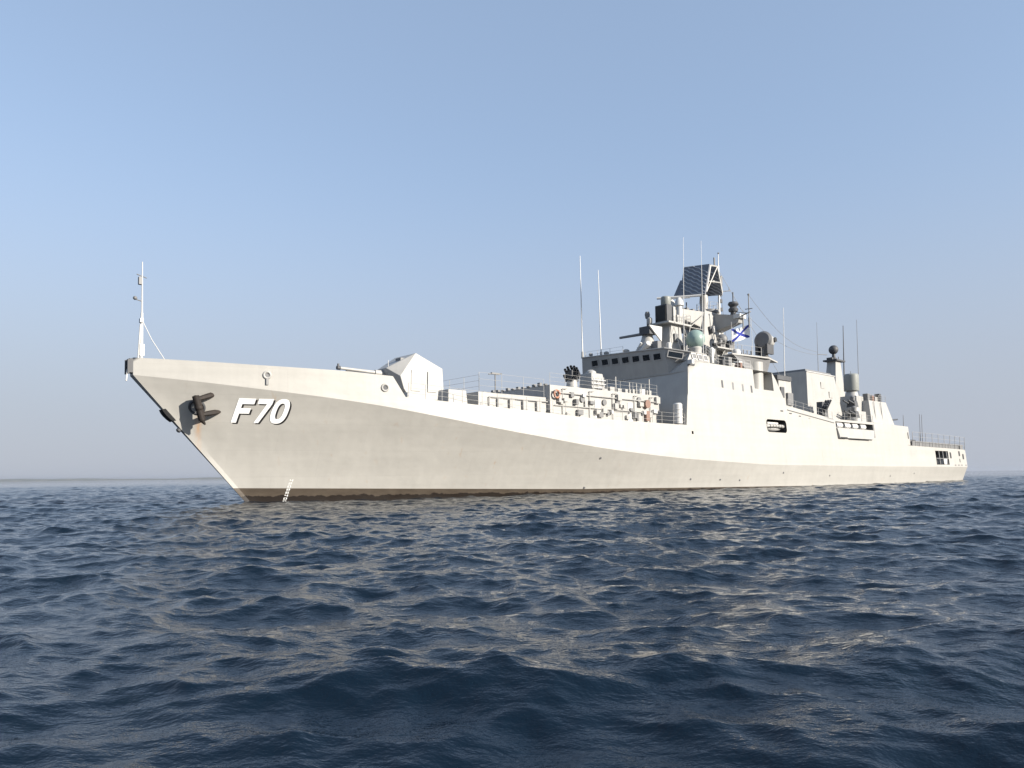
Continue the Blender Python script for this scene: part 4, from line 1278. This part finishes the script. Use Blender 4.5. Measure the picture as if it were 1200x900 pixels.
# drum antenna on its stand
g = MB(); g.lathe((90.8, 3.0, 12.8), (0, 0, 1), [(0, .94), (.1, .98), (2.2, .98), (2.36, .86)], 28); dr_ = g.build('drum_antenna', 'drum', ship)
g = MB(); g.box(89.4, 92.2, 1.8, 4.3, 8.0, 12.0, .15); g.lathe((90.8, 3.0, 12.0), (0, 0, 1), [(0, .9), (.5, .8), (.8, .6)], 20); g.build('stand', 'grey', dr_)
# close-in gun mountings beside the hangar
def ciws(t0, o0, zb_):
    g = MB(); g.lathe((t0, o0, zb_), (0, 0, 1), [(0, .95), (.5, .9), (.6, .8)], 18); a_ = g.build('gun_mounting', 'grey', ship)
    g = MB(); g.box(t0 - .55, t0 + .6, o0 - .6, o0 + .6, zb_ + .6, zb_ + 1.5, .15); g.build('gun_house', 'dark', a_, bevel=.05)
    for s_ in (-.32, .32):
        g = MB(); g.tube((t0 - .3, o0 + s_, zb_ + 1.1), (t0 - 2.0, o0 + s_, zb_ + 1.45), .14, .10, 10); g.build('gun_barrel', 'dark', a_)
    g = MB(); g.lathe((t0 + .1, o0, zb_ + 1.5), (0, 0, 1), [(0, .3), (.5, .35), (.7, .15)], 12); g.build('sight', 'mid', a_)
ciws(87.2, 4.6, 9.6)
ciws(85.6, 5.4, 8.05)
g = MB(); g.box(85.8, 88.6, 3.4, 5.8, 8.0, 9.6, .05); g.build('gun_pedestal', 'grey', sup)
# hangar tower
g = MB(); g.hexa([(90.8, -5.6, 8.0), (98.6, -5.6, 8.0), (98.6, 5.6, 8.0), (90.8, 5.6, 8.0), (91.4, -5.2, 11.4), (97.2, -5.2, 11.4), (97.2, 5.0, 11.4), (91.4, 5.0, 11.4)])
hg = g.build('hangar', 'grey', ship)
for (t0, o0, s_, h_, mt_) in ((91.9, 4.0, .9, 1.0, 'mid'), (93.2, 4.1, .6, .8, 'red'), (94.3, 4.0, .9, .7, 'grey'), (95.6, 4.1, .6, 1.2, 'dark'), (92.8, 2.6, 1.2, .7, 'white')):
    g = MB(); g.box(t0, t0 + s_, o0, o0 + .7, 11.4, 11.4 + h_); g.build('roof_box', mt_, hg, bevel=.03)
g = MB()
for tt in (92.5, 94.8): g.path([(tt, 5.5, 8.2), (tt + .1, 5.2, 11.3)], .05)
g.build('wall_pipe', 'grey', hg)
rail('roof_rail', [(91.4, 4.95, 11.4), (97.2, 4.95, 11.4)], .9, 1.2, 3, .02, hg)
g = MB(); g.tube((95.2, 1.0, 11.4), (95.4, 1.0, 16.2), .07, .04); g.tube((94.7, 1, 14.6), (96.0, 1, 14.7), .04); g.tube((94.9, 1, 13.4), (95.8, 1, 13.4), .04)
for z in (13.0, 14.0, 15.2): g.box(95.2, 95.5, .9, 1.1, z, z + .25)
g.build('lattice_aerial', 'mid', hg)
# quarter gun on the roof edge
qg = MB(); qg.lathe((99.0, 4.3, 7.95), (0, 0, 1), [(0, .8), (.4, .8), (.6, .6)], 16); qgo = qg.build('saluting_gun', 'mid', ship)
g = MB(); g.box(98.5, 99.6, 3.8, 4.8, 8.5, 9.2, .1); g.build('gun_house', 'dark', qgo)
g = MB(); g.tube((99.3, 4.3, 8.95), (103.0, 4.3, 9.3), .12, .10, 10); g.build('gun_barrel', 'dark', qgo)
# after deck: flight deck rails, nets and gear
rail('guard_rail', [(100.2, 7.3, 5.2), (108, 7.25, 5.17), (116, 7.1, 5.1), (124, 6.75, 5.03)], 2.0, 2.6, 3, .028)
rail('guard_rail', [(100.2, -7.3, 5.2), (116, -7.1, 5.1), (124, -6.75, 5.03), (124.1, 6.7, 5.03)], 1.1, 2.6, 3, .025)
g = MB()
for i in range(16):
    t0 = 100.5 + i * 1.45
    g.box(t0, t0 + 1.25, 7.0 - .022 * (t0 - 100), 7.12 - .022 * (t0 - 100), 5.2 - .006 * (t0 - 100), 5.95 - .006 * (t0 - 100))
g.build('deck_net', 'mid', ship)
for (t0, s_, h_, mt_) in ((100.6, .8, .9, 'mid'), (101.9, .8, 1.0, 'dark'), (105.8, .6, .6, 'mid'), (109.0, .8, .5, 'mid'), (113, .8, .5, 'dark'), (117.4, .7, .5, 'mid'), (121.5, .8, .5, 'mid')):
    g = MB(); g.box(t0, t0 + s_, 6.1, 6.8, 5.1, 5.15 + h_); g.build('deck_locker', mt_, ship, bevel=.03)
for tt in (99.0, 105.2, 106.0):
    g = MB(); g.tube((tt, 6.6, 7.9 if tt < 99.6 else 5.1), (tt, 6.6, 9.6 if tt < 99.6 else 10.0), .05, .03); g.build('light_pole', 'mid', ship)

# ------------------------------------------------------------------ things carried by the ship
# anchors
def anchor(sgn, label):
    t, z = 3.45, 6.0
    o = hull_at(t, z)
    base = (t, o * sgn, z)
    A = thing('anchor', label, 'anchor', base)
    X_ = lambda dt, do, dz: (t + dt * .98, (o + do * .95) * sgn, z + dz * .98)
    g = MB(); g.tube(X_(.1, -.3, .1), X_(-.1, .85, -.15), .16, .14, 10); g.build('shank', 'iron', A, base)
    # crown lies across, fore side up
    g = MB(); g.tube(X_(-.35, .80, .62), X_(.12, .62, -.85), .20, .20, 12); g.tube(X_(.12, .62, -.85), X_(.32, .62, -1.12), .16, .05, 10)
    g.ball(X_(-.1, .72, -.1), .24, 14); g.build('crown', 'iron', A, base)
    for dz, tip in ((.42, (1.15, .42, .92)), (-.52, (1.45, .30, -.22))):
        s0 = (-.22 if dz > 0 else .02, .78 if dz > 0 else .68, dz)
        P0_, P1_ = Vector(s0), Vector(tip)
        ax_ = (P1_ - P0_); ln = ax_.length; ax_.normalize()
        nn_ = Vector((.15, 1, .1)); nn_ = (nn_ - ax_ * nn_.dot(ax_)).normalized(); ww_ = ax_.cross(nn_)
        rows = []
        for q, hw, th in ((-.08, .13, .15), (.12, .15, .14), (.38, .17, .11), (.62, .17, .09), (.84, .11, .07), (1.0, .02, .03)):
            cc_ = P0_ + ax_ * (ln * q) + nn_ * (.16 * math.sin(math.pi * max(q, 0)))
            rows.append([X_(*(cc_ + ww_ * (hw * math.cos(R(60 * k))) + nn_ * (th * math.sin(R(60 * k))))) for k in range(6)])
        g = MB(); g.grid(rows, True); g.poly(*rows[0]); g.poly(*rows[-1]); g.build('fluke', 'iron', A, base, sharp=25)
    g = MB(); g.hexa([X_(-.42, .55, .66), X_(-.1, .55, .66), X_(.34, .45, -.85), X_(.0, .45, -.85), X_(-.42, .9, .66), X_(-.1, .9, .66), X_(.34, .75, -.85), X_(.0, .75, -.85)]); g.build('crown_plate', 'iron', A, base, bevel=.05)
anchor(1, 'rusty black anchor stowed at the near side of the bow beside the number')

# flag
def flag():
    base = (59.72, 3.52, 16.1)
    F = thing('flag', 'white flag with a blue diagonal cross flying beside the mast', 'flag', base)
    nu, nv = 22, 14
    me = bpy.data.meshes.new('cloth')
    v, f, uv = [], [], []
    d = Vector((.75, .66, 0)); nrm = Vector((-.66, .75, 0))
    for j in range(nv + 1):
        for i in range(nu + 1):
            a, b_ = i / nu, j / nv
            p = d * (a * 1.98) + nrm * (.16 * math.sin(a * 6.5 + b_ * 1.3) * (.25 + a)) + Vector((0, 0, b_ * 1.4 + .38 * a - .08 * math.sin(a * 5)))
            v.append(tuple(V(*p)))
            uv.append((a, b_))
    for j in range(nv):
        for i in range(nu):
            k = j * (nu + 1) + i
            f.append((k, k + 1, k + nu + 2, k + nu + 1))
    me.from_pydata(v, [], f)
    ul = me.uv_layers.new(name='UVMap')
    for l in me.loops:
        ul.data[l.index].uv = uv[l.vertex_index]
    me.polygons.foreach_set('use_smooth', [True] * len(me.polygons))
    me.materials.append(M['flag'])
    o = bpy.data.objects.new('cloth', me); COL.objects.link(o); o.parent = F
    MB().path([(0, 0, -.05), (0, 0, 1.5)], .02, 5).build('hoist_rope', 'white', F)
flag()

# life-raft canisters lying in the recess amidships
RAFT = 'white life raft canister lying in a row of alike canisters in the recess amidships'
def raft_canister():
    c = thing('liferaft_canister', RAFT, 'life raft', (0, 0, 0), 'life raft canisters in the side recess')
    MB().lathe((-.85, 0, .34), (1, 0, 0), [(0, .12), (.08, .30), (.25, .37), (.82, .37), (.83, .39), (.88, .39), (.89, .37), (1.45, .37), (1.62, .30), (1.7, .12)], 20).build('shell', 'white', c)
    g = MB(); g.torus((-.35, 0, .34), (1, 0, 0), .345, .02, 20, 6); g.torus((.35, 0, .34), (1, 0, 0), .345, .02, 20, 6); g.build('strap', 'mid', c)
    g = MB(); g.box(-.6, -.45, -.34, .34, 0, .14); g.box(.45, .6, -.34, .34, 0, .14); g.build('cradle', 'mid', c)
    return c
def copy_tree(o):
    c = o.copy(); COL.objects.link(c)
    for ch in list(o.children):
        d = ch.copy(); COL.objects.link(d); d.parent = c
    return c
proto = raft_canister()
for i, tt in enumerate((78.0, 80.2, 82.4, 84.8)):
    c = proto if i == 0 else copy_tree(proto)
    c.location = world(tt, top_o(tt, 7.2) - .42, 7.0)
    c['label'] = ('white life raft canister nearest the bow in the row of four in the side recess',
                  'white life raft canister second from the bow in the row in the side recess',
                  'white life raft canister third from the bow in the row in the side recess',
                  'white life raft canister nearest the stern in the row of four in the side recess')[i]
# upright canister in the corner by the bridge front
base = (44.85, 6.75, 6.13)
c = thing('liferaft_canister', 'white ribbed canister standing upright on deck under the bridge corner', 'life raft', base)
MB().lathe((44.85, 6.75, 6.2), (0, 0, 1), [(0, .3), (.06, .42), (.6, .42), (.62, .45), (.72, .45), (.74, .42), (1.3, .42), (1.32, .45), (1.4, .45), (1.42, .42), (1.85, .42), (1.97, .3)], 22).build('shell', 'white', c, base)
g = MB(); g.box(44.5, 45.2, 6.4, 7.1, 6.12, 6.2); g.build('cradle', 'mid', c, base)
# lifebuoys
def lifebuoy(t, o, z, label):
    base = (t, o, z)
    L = thing('lifebuoy', label, 'lifebuoy', base)
    MB().torus(base, (0, 1, 0), .30, .085, 24, 8).build('ring', 'orange', L, base)
    g = MB()
    for k in range(4):
        an = R(45 + 90 * k)
        g.torus((t + .33 * math.cos(an), o, z + .33 * math.sin(an)), (-math.sin(an), 0, math.cos(an)), .10, .02, 12, 5)
    g.build('band', 'white', L, base)
lifebuoy(30.4, 5.3, 8.2, 'faded orange ring lifebuoy on the forward corner of the deckhouse wall')
# boat in the side bay
def tender():
    base = (62.2, 6.3, 5.9)
    B = thing('boat', 'small pale boat stowed inside the dark rounded opening in the ship side', 'boat', base)
    g = MB()
    rows = []
    for i in range(13):
        a = i / 12; t = 60.4 + a * 3.7
        wd = .85 * math.sin(math.pi * (.12 + .80 * a)) ** .5
        rows.append([(t, 6.3 + wd * .8 * math.cos(an), 6.55 - .5 * abs(math.sin(an)) * (.6 + .4 * math.sin(math.pi * a))) for an in [math.pi * k / 8 for k in range(9)]])
    g.grid(rows); g.build('boat_hull', 'white', B, base)
    g = MB(); g.path([(60.3, 6.95, 6.6), (61.2, 7.0, 6.66), (63.6, 7.0, 6.66), (64.2, 6.8, 6.66)], .19, 10); g.build('side_tube', 'grey', B, base)
    g = MB(); g.box(61.2, 63.6, 5.9, 6.7, 6.5, 7.1, .08); g.build('cockpit_cover', 'white', B, base)
    g = MB()
    for tt in (60.9, 61.5, 62.1, 62.7, 63.3):
        g.torus((tt, 7.0, 6.65), (1, 0, 0), .20, .03, 12, 5)
    g.build('lashing', 'mid', B, base)
tender()
